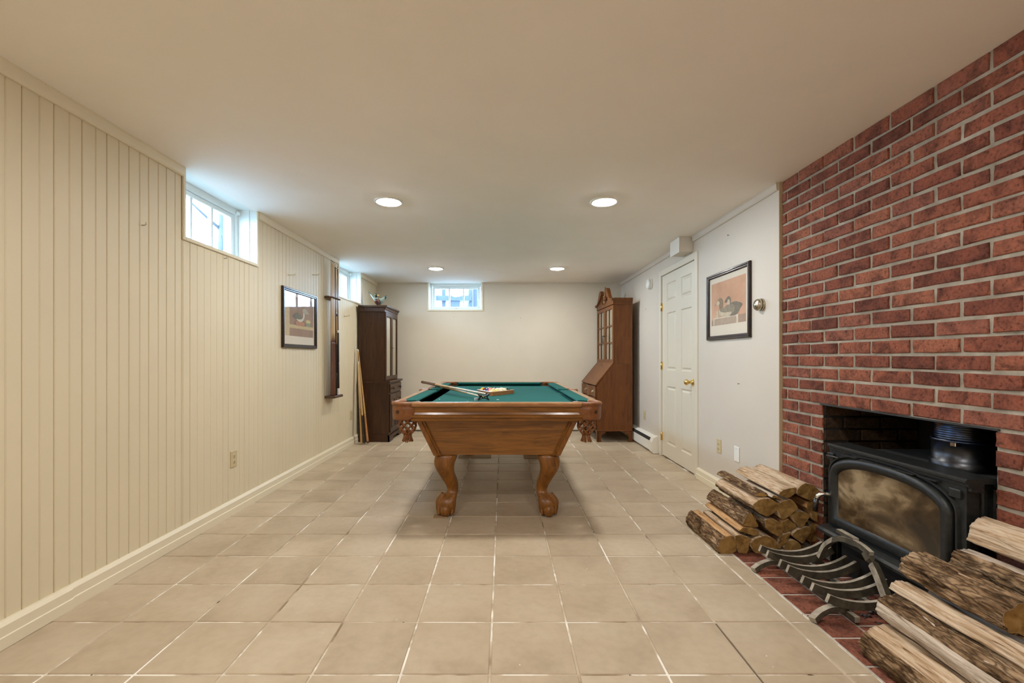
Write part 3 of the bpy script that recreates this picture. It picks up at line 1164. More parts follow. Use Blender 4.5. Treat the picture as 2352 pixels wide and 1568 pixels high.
def ball_mat(name, col, stripe):
    m, nt, b = nodes(name)
    tc = N(nt, 'ShaderNodeTexCoord')
    sp = N(nt, 'ShaderNodeSeparateXYZ')
    nt.links.new(tc.outputs['Object'], sp.inputs[0])
    white = (.78, .72, .52)
    ab = N(nt, 'ShaderNodeMath', operation='ABSOLUTE')
    nt.links.new(sp.outputs['Z'], ab.inputs[0])
    ls = N(nt, 'ShaderNodeMath', operation='LESS_THAN')
    ls.inputs[1].default_value = .0165 if stripe else 1.0
    nt.links.new(ab.outputs[0], ls.inputs[0])
    c = mix(nt, ls.outputs[0], white, col)
    ax = N(nt, 'ShaderNodeMath', operation='ABSOLUTE')
    nt.links.new(sp.outputs['X'], ax.inputs[0])
    gt = N(nt, 'ShaderNodeMath', operation='GREATER_THAN')
    gt.inputs[1].default_value = .0258
    nt.links.new(ax.outputs[0], gt.inputs[0])
    c = mix(nt, gt.outputs[0], c, white)
    nt.links.new(c, b.inputs['Base Color'])
    b.inputs['Roughness'].default_value = .08
    return m


yel, blu, red, pur, ora, grn, mar, blk = (.70, .42, .02), (.012, .03, .14), (.62, .06, .07), (.06, .02, .10), (.75, .20, .03), (.01, .075, .06), (.16, .015, .02), (.01, .01, .01)
balls = [  # row, place, colour, stripe, label
    (0, 0, (.74, .62, .22), False, 'straw-yellow ball at the front corner of the rack'),
    (1, 0, red, False, 'pinkish red ball second along the left rack edge'),
    (1, 1, (.74, .62, .22), True, 'cream and straw striped ball second along the right rack edge'),
    (2, 0, blu, False, 'navy blue ball in the middle of the left rack edge'),
    (2, 1, mar, True, 'maroon striped ball in the centre of the rack'),
    (2, 2, (.74, .62, .30), True, 'pale striped ball in the middle of the right rack edge'),
    (3, 0, mar, False, 'solid maroon ball next to the left corner ball in the rack'),
    (3, 1, ora, True, 'orange striped ball in the inner left of the rack'),
    (3, 2, blu, True, 'blue striped ball in the inner right of the rack'),
    (3, 3, ora, True, 'cream ball with an orange stripe on the right rack edge near the green ball'),
    (4, 0, yel, False, 'bright yellow ball at the left corner of the rack'),
    (4, 1, ora, False, 'solid orange ball in the back row of the rack'),
    (4, 2, pur, False, 'dark purple ball in the middle of the back row of the rack'),
    (4, 3, red, True, 'red striped ball in the back row of the rack'),
    (4, 4, grn, False, 'dark green ball at the right corner of the rack'),
]
bd = MB().sphere((0, 0, 0), .0286, 24, 16)
ball_me = None
u1, u2 = (Bv - A).normalized(), (Cv - A).normalized()
start = A + (u1 + u2).normalized() * .0858
for r, k, col, st, lab in balls:
    bd = MB().sphere((0, 0, 0), .0286, 24, 16)
    o = bd.build('billiard_ball', ball_mat('ball', col, st))
    p = start + u2 * (r - k) * .0574 + u1 * k * .0574
    o.location = (p.x, p.y, BED + .029)
    o.rotation_euler = (random.uniform(-.9, .9), random.uniform(-.6, .6), random.uniform(0, 3))
    tag(o, lab, 'ball', 'racked billiard balls')

# ------------------------------------------------------------------ cues
M['maple'] = wood('maple_shaft', (.52, .34, .15), (.68, .48, .25), .3, (20, 20, 1.5), 3, .4)
M['maple_pale'] = wood('pale_maple', (.60, .47, .30), (.74, .62, .44), .3, (20, 20, 1.5), 3, .4)
M['butt_brown'] = wood('brown_butt', (.085, .028, .014), (.16, .058, .028), .25, (20, 20, 2), 3, .5)
M['butt_black'] = paint('black_butt', (.012, .011, .010), .25, coat=.5)
M['ferrule'] = paint('ferrule_white', (.78, .76, .70), .35)
M['tip_blue'] = paint('cue_tip', (.04, .045, .055), .8)
M['tan_wood'] = wood('tan_wood', (.45, .26, .09), (.58, .36, .14), .3, (20, 20, 1.5), 3, .4)


def cue(label, p0, p1, segs, r0=.0145, r1=.006, group=None, name='cue_stick'):
    """segs: (part name, start fraction, material)"""
    p0, p1 = Vector(p0), Vector(p1)
    L = (p1 - p0).length
    t = thing(name, label, 'cue', p0, 0, group)
    segs = segs + [(None, 1.0, None)]
    for (n_, f0, m), (_, f1, _) in zip(segs[:-1], segs[1:]):
        a, c = p0.lerp(p1, f0), p0.lerp(p1, f1)
        ra, rc = r0 + (r1 - r0) * min(1, f0 * 1.1), r0 + (r1 - r0) * min(1, f1 * 1.1)
        MB(p0).tube([a, a.lerp(c, .03), a.lerp(c, .97), c], [ra * .96, ra, rc, rc * .97], 12).build(n_, m, t)
    return t


std = lambda: [('butt', 0, M['butt_brown']), ('shaft', .40, M['maple']), ('ferrule', .985, M['ferrule']), ('tip', .995, M['tip_blue'])]
cue('wooden cue stick with a brown butt lying across the table rail onto the bridge head', (-.862, 4.79, .840), (-.128, 3.47, .819),
    [('butt_cap', 0, M['butt_brown']), ('butt', .02, M['butt_brown']), ('shaft', .27, M['maple']), ('shaft_tip', .5, M['maple_pale']), ('ferrule', .985, M['ferrule']), ('tip', .995, M['tip_blue'])])
br = cue('bridge stick with a black notched head lying on the felt under the cue', (-.805, 4.78, .828), (-.158, 3.500, .794),
         [('butt', 0, M['butt_brown']), ('shaft', .30, M['tan_wood']), ('shaft_tip', .78, M['maple_pale'])], .0125, .0075, name='bridge_stick')
bo = Vector((-.805, 4.78, .828))
hc = Vector((-.150, 3.478, 0))
hd = Vector((1, -.02, 0)).normalized()
P3 = lambda u, z, d=0: tuple(hc + hd * u + Vector((0, d, BED + z)))
hb = MB(bo)
for s in (-1, 1):
    hb.tube(catmull([P3(s * .043, .006), P3(s * .034, .018), P3(s * .028, .032), P3(s * .037, .046), P3(s * .044, .055)], 4, False), .0058, 8)
    hb.tube(catmull([P3(s * .037, .012), P3(s * .020, .018), P3(s * .006, .024)], 4, False), .0048, 8)
    hb.tube(catmull([P3(s * .040, .050), P3(s * .022, .040), P3(s * .008, .036)], 4, False), .0050, 8)
hb.tube(catmull([P3(-.040, .008), P3(-.02, .019), P3(.0, .022), P3(.02, .019), P3(.040, .008)], 4, False), .0048, 8)
hb.lathe([(.0, -.008), (.014, -.008), (.014, .008), (.0, .008)], P3(0, .030), 'y', 18, caps=False)
hb.tube([P3(-.032, .030, .03), P3(-.012, .030, .0)], .008, 10)
hb.build('bridge_head', M['butt_black'], br)
MB(bo).lathe([(.0, -.003), (.006, -.002), (.0075, 0), (.0075, .003)], P3(0, .030, -.009), 'y', 14).build('screw', M['brass'], br)
ck = MB().box(-.0125, .0125, -.0125, .0125, 0, .021, ch=.0015)
ck.lathe([(.009, .0212), (.0, .0195)], (0, 0, 0), n=12, caps=False)
o = ck.build('chalk_cube', paint('chalk_grey', (.42, .45, .47), .8))
o.location = (-.208, 3.49, BED + .0005)
o.rotation_euler = (0, 0, .4)
tag(o, 'small grey chalk cube beside the bridge head on the felt', 'chalk')

# wall rack with cues
rack = thing('cue_rack', 'dark wooden wall rack holding upright cues beside the small picture', 'cue rack', (XL, 4.92, .662))
ro = (XL, 4.92, .662)
MB(ro).box(XL + .001, XL + .112, 4.795, 5.05, .662, .690, ch=.006).build('base_shelf', M['rack_wood'], rack)
cl = MB(ro)
cl.box(XL + .001, XL + .055, 4.79, 5.05, 1.735, 1.762, ch=.006)
for k in range(7):
    yk = 4.805 + k * .036
    cl.tube(catmull([(XL + .05, yk, 1.748), (XL + .075, yk - .002, 1.748), (XL + .090, yk + .004, 1.748)], 3, False), [.008] * 7, 8)
cl.build('top_clip', M['rack_wood'], rack)
cy_ = [4.823 + k * .036 for k in range(6)]
cx_ = XL + .070
specs = [
    ('tan cue with dark brown butt, first in the wall rack next to the picture', 1.455, std()),
    ('tan cue with dark brown butt, second in the wall rack from the picture', 1.45, std()),
    ('pale cue with dark brown butt, third in the wall rack from the picture', 1.445, [('butt', 0, M['butt_brown']), ('shaft', .40, M['maple_pale']), ('ferrule', .985, M['ferrule']), ('tip', .995, M['tip_blue'])]),
    ('all black cue in the middle of the wall rack', 1.43, [('butt', 0, M['butt_black']), ('shaft', .45, M['butt_black']), ('ferrule', .985, M['ferrule']), ('tip', .995, M['tip_blue'])]),
    ('pale-shafted cue with a cream end band in the wall rack beside the black cue', 1.40, [('butt_cap', 0, M['tan_wood']), ('butt', .17, M['butt_brown']), ('forearm', .40, M['tan_wood']), ('collar', .62, M['butt_black']), ('joint_ring', .64, M['ferrule']), ('shaft', .655, M['maple_pale']), ('tip', .995, M['tip_blue'])]),
    ('thin dark cue at the end of the wall rack by the second window', 1.42, [('butt', 0, M['butt_brown']), ('shaft', .42, M['butt_brown']), ('ferrule', .985, M['ferrule']), ('tip', .995, M['tip_blue'])]),
]
for k, (lab, L, sg) in enumerate(specs):
    c_ = cue(lab, (cx_, cy_[k], .6905), (cx_ - .004, cy_[k], .6905 + L), sg, group='cues standing in the wall rack')
    if k < 3:   # pointed inlays at the top of the butt
        pr = MB((cx_, cy_[k], .6905))
        for a in (-2.3, -1.1):
            for q in (-1, 1):
                pass
        for a in (-2.6, -1.7, -.8, .1):
            zb_ = .6905 + L * .40
            ca, sa = math.cos(a), math.sin(a)
            tx_, ty_ = -sa, ca
            rr = .0113
            pr.add([(cx_ + rr * ca + tx_ * .0045, cy_[k] + rr * sa + ty_ * .0045, zb_ - .002), (cx_ + rr * ca - tx_ * .0045, cy_[k] + rr * sa - ty_ * .0045, zb_ - .002), (cx_ + (rr - .0018) * ca, cy_[k] + (rr - .0018) * sa, zb_ + .10),
                    (cx_ + (rr - .003) * ca, cy_[k] + (rr - .003) * sa, zb_)], [(0, 1, 2), (0, 3, 1), (1, 3, 2), (2, 3, 0)])
        pr.build('inlay_point', M['butt_brown'], c_)
cue('short black break-down butt with a white ferrule standing in the wall rack', (cx_ + .025, 4.949, .6905), (cx_ + .022, 4.949, 1.40),
    [('butt_band', 0, M['ferrule']), ('butt', .10, M['butt_black']), ('forearm', .5, M['butt_black']), ('joint_ring', .965, M['ferrule'])], .013, .0095)

# loose cues leaning in the corner by the dark cabinet
lean = [
    ('pale cue with a black tip leaning by the dark cabinet, closest to the panelled wall', (-1.795, 5.70, .0145), (-1.878, 5.775, 1.225), [('butt', 0, M['tan_wood']), ('shaft', .35, M['maple']), ('ferrule', .98, M['ferrule']), ('tip', .99, M['tip_blue'])]),
    ('orange-brown cue leaning by the dark cabinet, closest to the pool table', (-1.716, 5.70, .0145), (-1.868, 5.79, 1.205), [('butt', 0, M['butt_brown']), ('butt_sleeve', .02, wood('orange_wood', (.36, .15, .04), (.5, .24, .08), .3, (20, 20, 2), 3, .4)), ('shaft', .30, M['tan_wood']), ('ferrule', .98, M['ferrule'])]),
    ('black-butted cue leaning between the two lighter cues by the dark cabinet', (-1.757, 5.69, .0145), (-1.848, 5.738, 1.05), [('butt', 0, M['butt_black']), ('shaft', .34, M['maple']), ('ferrule', .98, M['ferrule'])]),
]
for lab, p0, p1, sg in lean:
    cue(lab, p0, p1, sg, .0145, .0065, 'loose cues leaning by the cabinet')

# ================================================================== DARK DISPLAY CABINET (front faces the room, +X)
CX0, CY0 = XL + .026, 5.84
cab = thing('display_cabinet', 'tall dark wooden cabinet with two glazed doors standing in the far left corner', 'cabinet', (CX0, CY0, 0))
CWd, LD, UD = .70, .395, .335      # width, lower depth, upper depth
DW = M['dark_wood']
MB().box(0, LD, .01, CWd - .01, .09, .765).build('lower_body', DW, cab)
b = MB()
b.prism([(0, .001), (LD + .012, .001), (LD + .012, .075), (LD + .006, .092), (0, .092)], 'y', 0, .02)
b.prism([(0, .001), (LD + .012, .001), (LD + .012, .075), (LD + .006, .092), (0, .092)], 'y', CWd - .02, CWd)
fp = [(.0, .001), (.16, .001), (.18, .025), (.22, .04), (CWd - .22, .04), (CWd - .18, .025), (CWd - .16, .001), (CWd, .001), (CWd, .085), (0, .085)]
b.prism(fp, 'x', LD - .01, LD + .013)
b.box(.02, LD - .01, .02, CWd - .02, .05, .09)
b.build('plinth', DW, cab)
MB().prism([(0, .765), (LD + .010, .765), (LD + .024, .774), (LD + .026, .784), (LD + .016, .795), (0, .795)], 'y', -.014, CWd + .014).build('waist_moulding', DW, cab)
MB().box(0, UD, .02, CWd - .02, .795, 1.712).build('upper_body', DW, cab)
b = MB()
for y0, y1 in ((-.006, CWd + .006),):
    b.prism([(0, 1.70), (UD + .012, 1.70), (UD + .012, 1.722), (UD + .018, 1.728), (UD + .026, 1.752), (UD + .040, 1.766), (UD + .042, 1.782), (0, 1.782)], 'y', .0, CWd)
b.box(0, UD + .034, -.018, CWd + .018, 1.752, 1.782, ch=.008)
b.build('cornice', DW, cab)
M['desk_curtain'] = paint('olive_curtain', (.27, .24, .17), .8)
M['curtain'] = paint('pale_curtain', (.42, .38, .28), .7)
for k in range(2):
    y0 = .03 + k * (CWd - .06) / 2
    y1 = y0 + (CWd - .06) / 2 - .003
    z0, z1 = .80, 1.695
    X0 = UD
    d = MB()
    for a in rects(y0, y1, z0, z1, [(y0 + .042, y1 - .042, z0 + .055, z1 - .05)]):
        d.box(X0, X0 + .020, *a)
    d = d.build('door', DW, cab)
    MB().box(X0 + .002, X0 + .004, y0 + .042, y1 - .042, z0 + .055, z1 - .05).build('backing_cloth', M['curtain'], d)
    MB().box(X0 + .009, X0 + .0105, y0 + .040, y1 - .040, z0 + .053, z1 - .048).build('pane', M['pic_glass'], d)
    yk = y1 - .02 if k == 0 else y0 + .02
    MB().lathe([(.0, 0), (.006, 0), (.005, .010), (.011, .016), (.010, .022), (0, .025)], (X0 + .02, yk, 1.235), 'x', 14, caps=False).build('knob', M['nickel'], d)
dr = MB().box(LD, LD + .016, .04, CWd - .04, .635, .750, ch=.004).build('drawer', DW, cab)
for y in (.16, CWd - .16):
    MB().lathe([(.0, 0), (.007, 0), (.006, .010), (.017, .016), (.018, .022), (.010, .028), (0, .029)], (LD + .016, y, .692), 'x', 16, caps=False).build('knob', M['slot'], dr)
for k in range(2):
    y0 = .04 + k * (CWd - .08) / 2
    y1 = y0 + (CWd - .08) / 2 - .004
    d = MB().box(LD, LD + .016, y0, y1, .115, .620, ch=.004).build('lower_door', DW, cab)
    ym, hw = (y0 + y1) / 2, (y1 - y0) / 2 - .05
    ol = [(ym - hw, .17), (ym + hw, .17), (ym + hw, .50)] + [(ym + hw * math.cos(t), .50 + .06 * math.sin(t)) for t in [PI * i / 10 for i in range(1, 10)]] + [(ym - hw, .50)]
    MB().frame(ol, [(0, .0), (.003, .008), (.012, .008), (.016, 0)], lambda u, v, h: (LD + .016 + h, u, v)).build('arch_moulding', DW, d)
    yk = y1 - .022 if k == 0 else y0 + .022
    MB().lathe([(.0, 0), (.006, 0), (.005, .010), (.012, .016), (.010, .022), (0, .024)], (LD + .016, yk, .40), 'x', 12, caps=False).build('knob', M['slot'], d)

# mallard figure on top of the cabinet
M['duck_brown'] = noisy('mallard_breast', [(.3, (.08, .025, .015)), (.7, (.18, .07, .04))], 20, .4, .1)
M['duck_green'] = paint('mallard_green', (.006, .035, .022), .2)
M['duck_wing'] = noisy('mallard_wing', [(.3, (.16, .20, .15)), (.6, (.34, .38, .28)), (.8, (.06, .05, .04))], 9, .4, .1, (1, 1, 3))
M['bill'] = paint('yellow_bill', (.70, .36, .05), .35)
DX, DY_, DZ_ = -1.690, 6.05, 1.7825
dk_ = thing('mallard_figurine', 'mallard duck figurine with raised wings on top of the dark cabinet', 'figurine', (DX, DY_, DZ_))
body = MB()
rings = []
for (y, z, rx, rzv) in ((-.085, .085, .006, .006), (-.070, .082, .022, .022), (-.04, .075, .034, .036), (0, .068, .038, .040), (.05, .066, .033, .033), (.09, .074, .024, .018), (.13, .088, .016, .006)):
    rings.append([(rx * math.cos(2 * PI * k / 14), y, z + rzv * math.sin(2 * PI * k / 14)) for k in range(14)])
body.loft(rings)
body.build('body', M['duck_brown'], dk_)
hd_ = MB()
hd_.tube(catmull([(0, -.065, .095), (0, -.080, .118), (.004, -.085, .135)], 4, False), [.020, .019, .018, .017, .016, .015, .015, .016, .017], 12)
hd_.sphere((.005, -.090, .148), (.020, .026, .020), 14, 10)
hh = hd_.build('head', M['duck_green'], dk_)
MB().lathe([(.0185, .0), (.0205, .004), (.0185, .008)], (0, -.073, .104), 'z', 14, caps=False).build('collar', M['ferrule'], hh)
MB().loft([[(.020 + e, -.096 + a * (.010 - e * .12), .146 + c * (.007 - e * .12) - e * .12) for a, c in ((-1, -1), (1, -1), (1, 1), (-1, 1))] for e in (0, .014, .030)], 0, False).build('bill', M['bill'], hh)
for s, tipx, tipz in ((-1, -.112, .200), (1, .128, .150)):
    rings = []
    for t in (0, .25, .5, .75, 1):
        xx = s * .028 + (tipx - s * .028) * t ** (1.3 if s < 0 else 1)
        zz = .088 + (tipz - .088) * (t ** (1.2 if s < 0 else 1.5))
        ch_ = .056 * (1 - t) ** .6 + .014
        th = .007 * (1 - t * .7)
        rings.append([(xx, -.03, zz + ch_ * .25), (xx + s * .002, -.03 - th, zz - ch_ * .2), (xx - s * .006, .0 + ch_ * .3, zz - ch_ * .9), (xx, -.02 + th, zz - ch_ * .2)])
    wg = MB().loft(rings, 0, True)
    for k_ in range(12, 16):
        wg.m[k_] = 1
    wg.m[-1] = 1
    wg.build('wing', [M['duck_wing'], M['duck_green']], dk_)
MB().lathe([(0, 0), (.055, 0), (.055, .012), (.045, .016), (.012, .018), (.010, .04), (0, .04)], (0, .01, .0005), n=20, caps=False).build('stand', M['rack_wood'], dk_)

# ================================================================== SECRETARY DESK (front faces the room, -X)
SWd = .88
desk = thing('secretary_desk', 'brown wooden secretary desk with slanted lid, glazed top and swan-neck pediment', 'desk', (1.690, 5.845, 0), .035)
KW = M['desk_wood']
LDp, UDp = .462, .232
side_poly = [(0, .155), (-LDp, .155), (-LDp, .737), (-UDp - .01, 1.015), (0, 1.015)]
b = MB()
b.prism(side_poly, 'y', 0, .02)
b.prism(side_poly, 'y', SWd - .02, SWd)
b.prism([(-.01, .16), (-LDp + .02, .16), (-LDp + .02, .725), (-UDp, 1.0), (-.01, 1.0)], 'y', .02, SWd - .02)
b.build('lower_case', KW, desk)
MB().box(-LDp - .010, 0, -.008, SWd + .008, .140, .158, ch=.004).build('base_moulding', KW, desk)
for y in (.0, SWd - .10):
    for x in (-LDp, -.10):
        fb = MB()
        n_s = 1 if y == 0 else -1
        yo = y if y == 0 else y + .10
        poly_f = [(0, .141), (.115, .141), (.10, .115), (.06, .10), (.045, .05), (.055, .001), (0, .001)]
        fb.prism([(x + (u if x < -.2 else .10 - u), w) for u, w in poly_f], 'y', min(yo, yo + n_s * .022), max(yo, yo + n_s * .022))
        if x < -.2:
            fb.prism([(yo + n_s * u, w) for u, w in poly_f], 'x', x, x + .022)
        fb.build('bracket_foot', KW, desk)
# slanted lid
p_t, p_b = Vector((-UDp - .006, 1.020)), Vector((-LDp - .012, .733))
nn = Vector((-(p_t - p_b).y, (p_t - p_b).x)).normalized()
lid = MB().prism([tuple(p_t), tuple(p_b), tuple(p_b + nn * .018), tuple(p_t + nn * .018)], 'y', .012, SWd - .012).build('lid', KW, desk)
mid = p_t.lerp(p_b, .14) + nn * .018
lk = MB()
lk.add([(mid.x - .001, SWd / 2 - .012, mid.y + .014), (mid.x - .001, SWd / 2 + .012, mid.y + .014), (mid.x - .03, SWd / 2, mid.y - .016), (mid.x - .006, SWd / 2, mid.y + .02)], [(0, 1, 2), (0, 3, 1), (1, 3, 2), (2, 3, 0)])
lk.build('escutcheon', M['slot'], lid)
# block-front drawers
zs = [(.170, .290), (.300, .425), (.435, .570), (.580, .722)]
for z0, z1 in zs:
    pts = []
    for i in range(33):
        y = .03 + (SWd - .06) * i / 32
        t = i / 32
        pts.append((-LDp - .010 - .014 * math.cos(t * 4 * PI), y))
    d = MB().prism([(-LDp + .02, .03)] + pts + [(-LDp + .02, SWd - .03)], 'z', z0, z1, smooth=False).build('drawer', KW, desk)
    for y in (SWd * .25, SWd * .75):
        pl = MB()
        zc = (z0 + z1) / 2
        xo = -LDp - .010 - .014 * math.cos(((y - .03) / (SWd - .06)) * 4 * PI) - .001
        pl.box(xo - .003, xo + .003, y - .045, y + .045, zc - .012, zc + .016, ch=.002)
        pl.tube(catmull([(xo - .004, y - .034, zc + .004), (xo - .018, y - .03, zc - .008), (xo - .022, y, zc - .020), (xo - .018, y + .03, zc - .008), (xo - .004, y + .034, zc + .004)], 4, False), .0036, 8)
        pl.build('pull', M['nickel'], d)
# glazed upper case
MB().box(-UDp + .002, 0, .004, SWd - .004, 1.016, 1.815).build('upper_case', KW, desk)
for k in range(2):
    y0, y1 = .012 + k * (SWd - .024) / 2, .012 + (k + 1) * (SWd - .024) / 2 - .003
    z0, z1 = 1.022, 1.790
    x1, x0 = -UDp + .002, -UDp - .020
    d = MB()
    o0, o1, q0, q1 = y0 + .048, y1 - .048, z0 + .055, z1 - .045
    for a in rects(y0, y1, z0, z1, [(o0, o1, q0, q1)]):
        d.box(x0, x1, *a)
    d = d.build('door', KW, desk)
    ym = (o0 + o1) / 2
    MB().box(x0 + .002, x0 + .016, ym - .008, ym + .008, q0, q1).build('muntin', KW, d)
    for j in (1, 2):
        zz = q0 + (q1 - q0) * j / 3
        MB().box(x0 + .003, x0 + .015, o0, o1, zz - .008, zz + .008).build('muntin', KW, d)
    for i in range(2):
        for j in range(3):
            ya, yb_ = (o0, ym - .008) if i == 0 else (ym + .008, o1)
            za, zb_ = q0 + (q1 - q0) * j / 3 + (.008 if j else 0), q0 + (q1 - q0) * (j + 1) / 3 - (.008 if j < 2 else 0)
            MB().box(x0 + .0085, x0 + .010, ya, yb_, za, zb_).build('pane', M['pic_glass'], d)
    cu = MB()
    rows_ = []
    for z in [q0 + (q1 - q0) * t / 8 for t in range(9)]:
        rows_.append([(x0 + .0165 + .0035 * math.sin(u * 46 + math.sin(z * 9) * .6), o0 - .004 + (o1 - o0 + .008) * u, z) for u in [w / 36 for w in range(37)]])
    cu.loft(rows_, 0, True, False, closed=False)
    cu.build('curtain', M['desk_curtain'], d)
    if k == 1:
        pass
    yk = y1 - .018 if k == 0 else y0 + .018
    kb = MB().lathe([(0, 0), (.008, 0), (.006, -.008), (.004, -.018)], (x0, yk, 1.40), 'x', 12, caps=False)
    if k == 0:
        kb.box(x0 - .04, x0 - .016, yk - .002, yk + .002, 1.395, 1.405)
        kb.tube([(x0 - .03, yk, 1.395), (x0 - .032, yk, 1.36), (x0 - .028, yk, 1.30)], .006, 8)
    kb.build('key', M['steel'], d)
# cornice with side returns, swan-neck pediment, finial
b = MB()
cp_ = [(0, 1.795), (.004, 1.795), (.006, 1.81), (.012, 1.84), (.022, 1.862), (.024, 1.878), (0, 1.878)]
b.prism([(-u, z) for u, z in cp_][:0] or [(-.004 - 0, 1.795), (-.004, 1.81), (-.012, 1.84), (-.020, 1.862), (-.022, 1.878), (.02, 1.878), (.02, 1.795)], 'x', -UDp - .012, .0)
b.prism([(SWd + .004, 1.795), (SWd + .004, 1.81), (SWd + .012, 1.84), (SWd + .020, 1.862), (SWd + .022, 1.878), (SWd - .02, 1.878), (SWd - .02, 1.795)], 'x', -UDp - .012, .0)
b.box(-UDp - .01, 0, .0, SWd, 1.80, 1.872)
b.build('cornice', KW, desk)
half = [(-.022, 1.875), (.06, 1.878), (.12, 1.90), (.175, 1.955), (.215, 2.015), (.26, 2.045), (.305, 2.045), (.335, 2.02), (.332, 1.985), (.310, 1.975), (.298, 1.99), (.285, 1.985)]
sw = catmull(half, 4, False)
low = catmull([(.280, 1.945), (.290, 1.885), (.335, 1.850), (SWd / 2, 1.842)], 4, False)
for s in (0, 1):
    fl_ = (lambda y: y) if s == 0 else (lambda y: SWd - y)
    MB().prism([(fl_(y), z) for y, z in sw + [(.285, 1.955), (.25, 1.93), (.19, 1.90), (.13, 1.875), (-.01, 1.845)]], 'x', -UDp - .045, -UDp + .0).build('swan_neck', KW, desk)
    MB().prism([(fl_(y), z) for y, z in [(0, 1.80), (0, 1.86), (.13, 1.88), (.20, 1.915), (.255, 1.945)] + low + [(SWd / 2, 1.80)]], 'x', -UDp - .022, -UDp + .0).build('tympanum', KW, desk)
MB().lathe([(.0, 0), (.026, 0), (.028, .012), (.014, .022), (.012, .04), (.030, .058), (.036, .080), (.028, .102), (.012, .114), (.018, .122), (.010, .132), (.016, .155), (.010, .20), (.003, .248), (0, .25)],
           (-UDp - .010, SWd / 2, 1.842), n=18, caps=False).build('finial', KW, desk)

# ================================================================== BASEBOARD HEATERS
ht = thing('baseboard_heater', 'white baseboard heater along the right wall behind the secretary desk', 'heater', (XW, 5.12, 0))
ho = (XW, 5.12, 0)
hp = [(XW - .001, .012), (XW - .060, .012), (XW - .078, .030), (XW - .078, .130), (XW - .060, .172), (XW - .030, .188), (XW - .001, .190)]
MB(ho).prism(hp, 'y', 5.20, YB - .005).build('housing', M['heater'], ht)
MB(ho).prism([(XW - .001, .004), (XW - .066, .004), (XW - .084, .026), (XW - .084, .134), (XW - .064, .180), (XW - .030, .196), (XW - .001, .198)], 'y', 5.12, 5.21).build('end_cap', M['heater'], ht)
MB(ho).prism([(XW - .0765, .136), (XW - .0605, .170), (XW - .063, .172), (XW - .079, .138)], 'y', 5.22, YB - .01).build('slot', M['slot'], ht)
ht2 = thing('baseboard_heater', 'white baseboard heater along the far wall behind the pool table', 'heater', (-.15, YB, 0))
ho2 = (-.15, YB, 0)
MB(ho2).prism([(YB - (XW - x), z) for x, z in hp], 'x', -1.42, 1.13).build('housing', M['heater'], ht2)
MB(ho2).prism([(YB - .0765, .136), (YB - .0605, .170), (YB - .063, .172), (YB - .079, .138)], 'x', -1.40, 1.11).build('slot', M['slot'], ht2)
MB(ho2).box(-1.41, 1.12, YB - .06, YB - .02, .001, .012).build('foot_gap', M['slot'], ht2)

# ================================================================== SMALL WALL FITTINGS
jb = thing('junction_box', 'white square surface box on the ceiling edge above the door', 'junction box', (1.72, 4.31, 2.085))
MB((1.72, 4.31, 2.085)).box(1.655, XW - .001, 4.20, 4.42, 2.092, ZC - .001, ch=.003).build('box_body', M['white_wall'], jb)
MB((1.72, 4.31, 2.085)).box(1.649, 1.655, 4.198, 4.422, 2.088, ZC - .001, ch=.002).build('cover', M['plastic'], jb)
sd = thing('smoke_detector', 'round white alarm on the wall between desk and door', 'smoke detector', (XW, 5.40, 1.985))
MB().lathe([(0, -.0005), (.066, -.0005), (.066, -.012), (.060, -.016)], (0, 0, 0), 'x', 28, caps=False).build('base_plate', M['plastic'], sd)
MB().lathe([(.058, -.014), (.060, -.018), (.060, -.040), (.050, -.050), (0, -.053)], (0, 0, 0), 'x', 28, caps=False).build('cover', M['plastic'], sd)
MB().lathe([(0, -.0535), (.008, -.0535), (.008, -.051)], (0, .0, .02), 'x', 12, caps=False).build('test_button', M['heater'], sd)
th_ = thing('thermostat', 'round gold-coloured wall thermostat beside the decoy picture', 'thermostat', (XW, 3.09, 1.464))
MB().lathe([(0, -.0005), (.043, -.0005), (.043, -.010), (.040, -.013)], (0, 0, 0), 'x', 28, caps=False).build('base_plate', M['nickel'], th_)
MB().lathe([(.034, -.012), (.036, -.016), (.041, -.018), (.041, -.030), (.034, -.042), (.022, -.048)], (0, 0, 0), 'x', 28, caps=False).build('dial_ring', M['nickel'], th_)
MB().lathe([(.022, -.046), (.020, -.050), (0, -.052)], (0, 0, 0), 'x', 24, caps=False).build('dial_face', M['chrome'], th_)


def outlet(label, x, sgn, y, z, m, duplex=True):
    t = thing('wall_outlet' if duplex else 'blank_plate', label, 'outlet' if duplex else 'wall plate', (x, y, z))
    MB().box(0, sgn * .006, -.036, .036, -.058, .058, ch=.0025).build('cover_plate', m, t)
    if duplex:
        for dz in (-.02, .02):
            r = MB().lathe([(0, sgn * .0075), (.014, sgn * .0075), (.016, sgn * .0055)], (0, 0, dz), 'x', 18, caps=False).build('socket', m, t)
            s = MB()
            s.box(sgn * .0072, sgn * .0080, -.0065, -.0045, dz - .002, dz + .006)
            s.box(sgn * .0072, sgn * .0080, .0045, .0065, dz - .002, dz + .006)
            s.box(sgn * .0072, sgn * .0080, -.002, .002, dz - .010, dz - .006)
            s.build('slots', M['slot'], r)
    MB().lathe([(0, sgn * .0072), (.003, sgn * .0070), (.003, sgn * .005)], (0, 0, 0 if duplex else .04), 'x', 8, caps=False).build('screw', M['nickel'], t)


outlet('almond outlet low on the panelled wall in front of the skirting', XL, 1, 3.178, .384, M['almond'])
outlet('almond outlet on the panelled wall below the cue rack', XL, 1, 5.64, .38, M['almond'])
outlet('ivory outlet on the right wall just past the door casing', XW, -1, 3.70, .372, M['almond'])
outlet('outlet on the white wall between secretary desk and door', XW, -1, 5.64, .375, M['almond'])
outlet('plain white wall plate on the right wall beside the log pile', XW, -1, 3.417, .365, M['plastic'], False)


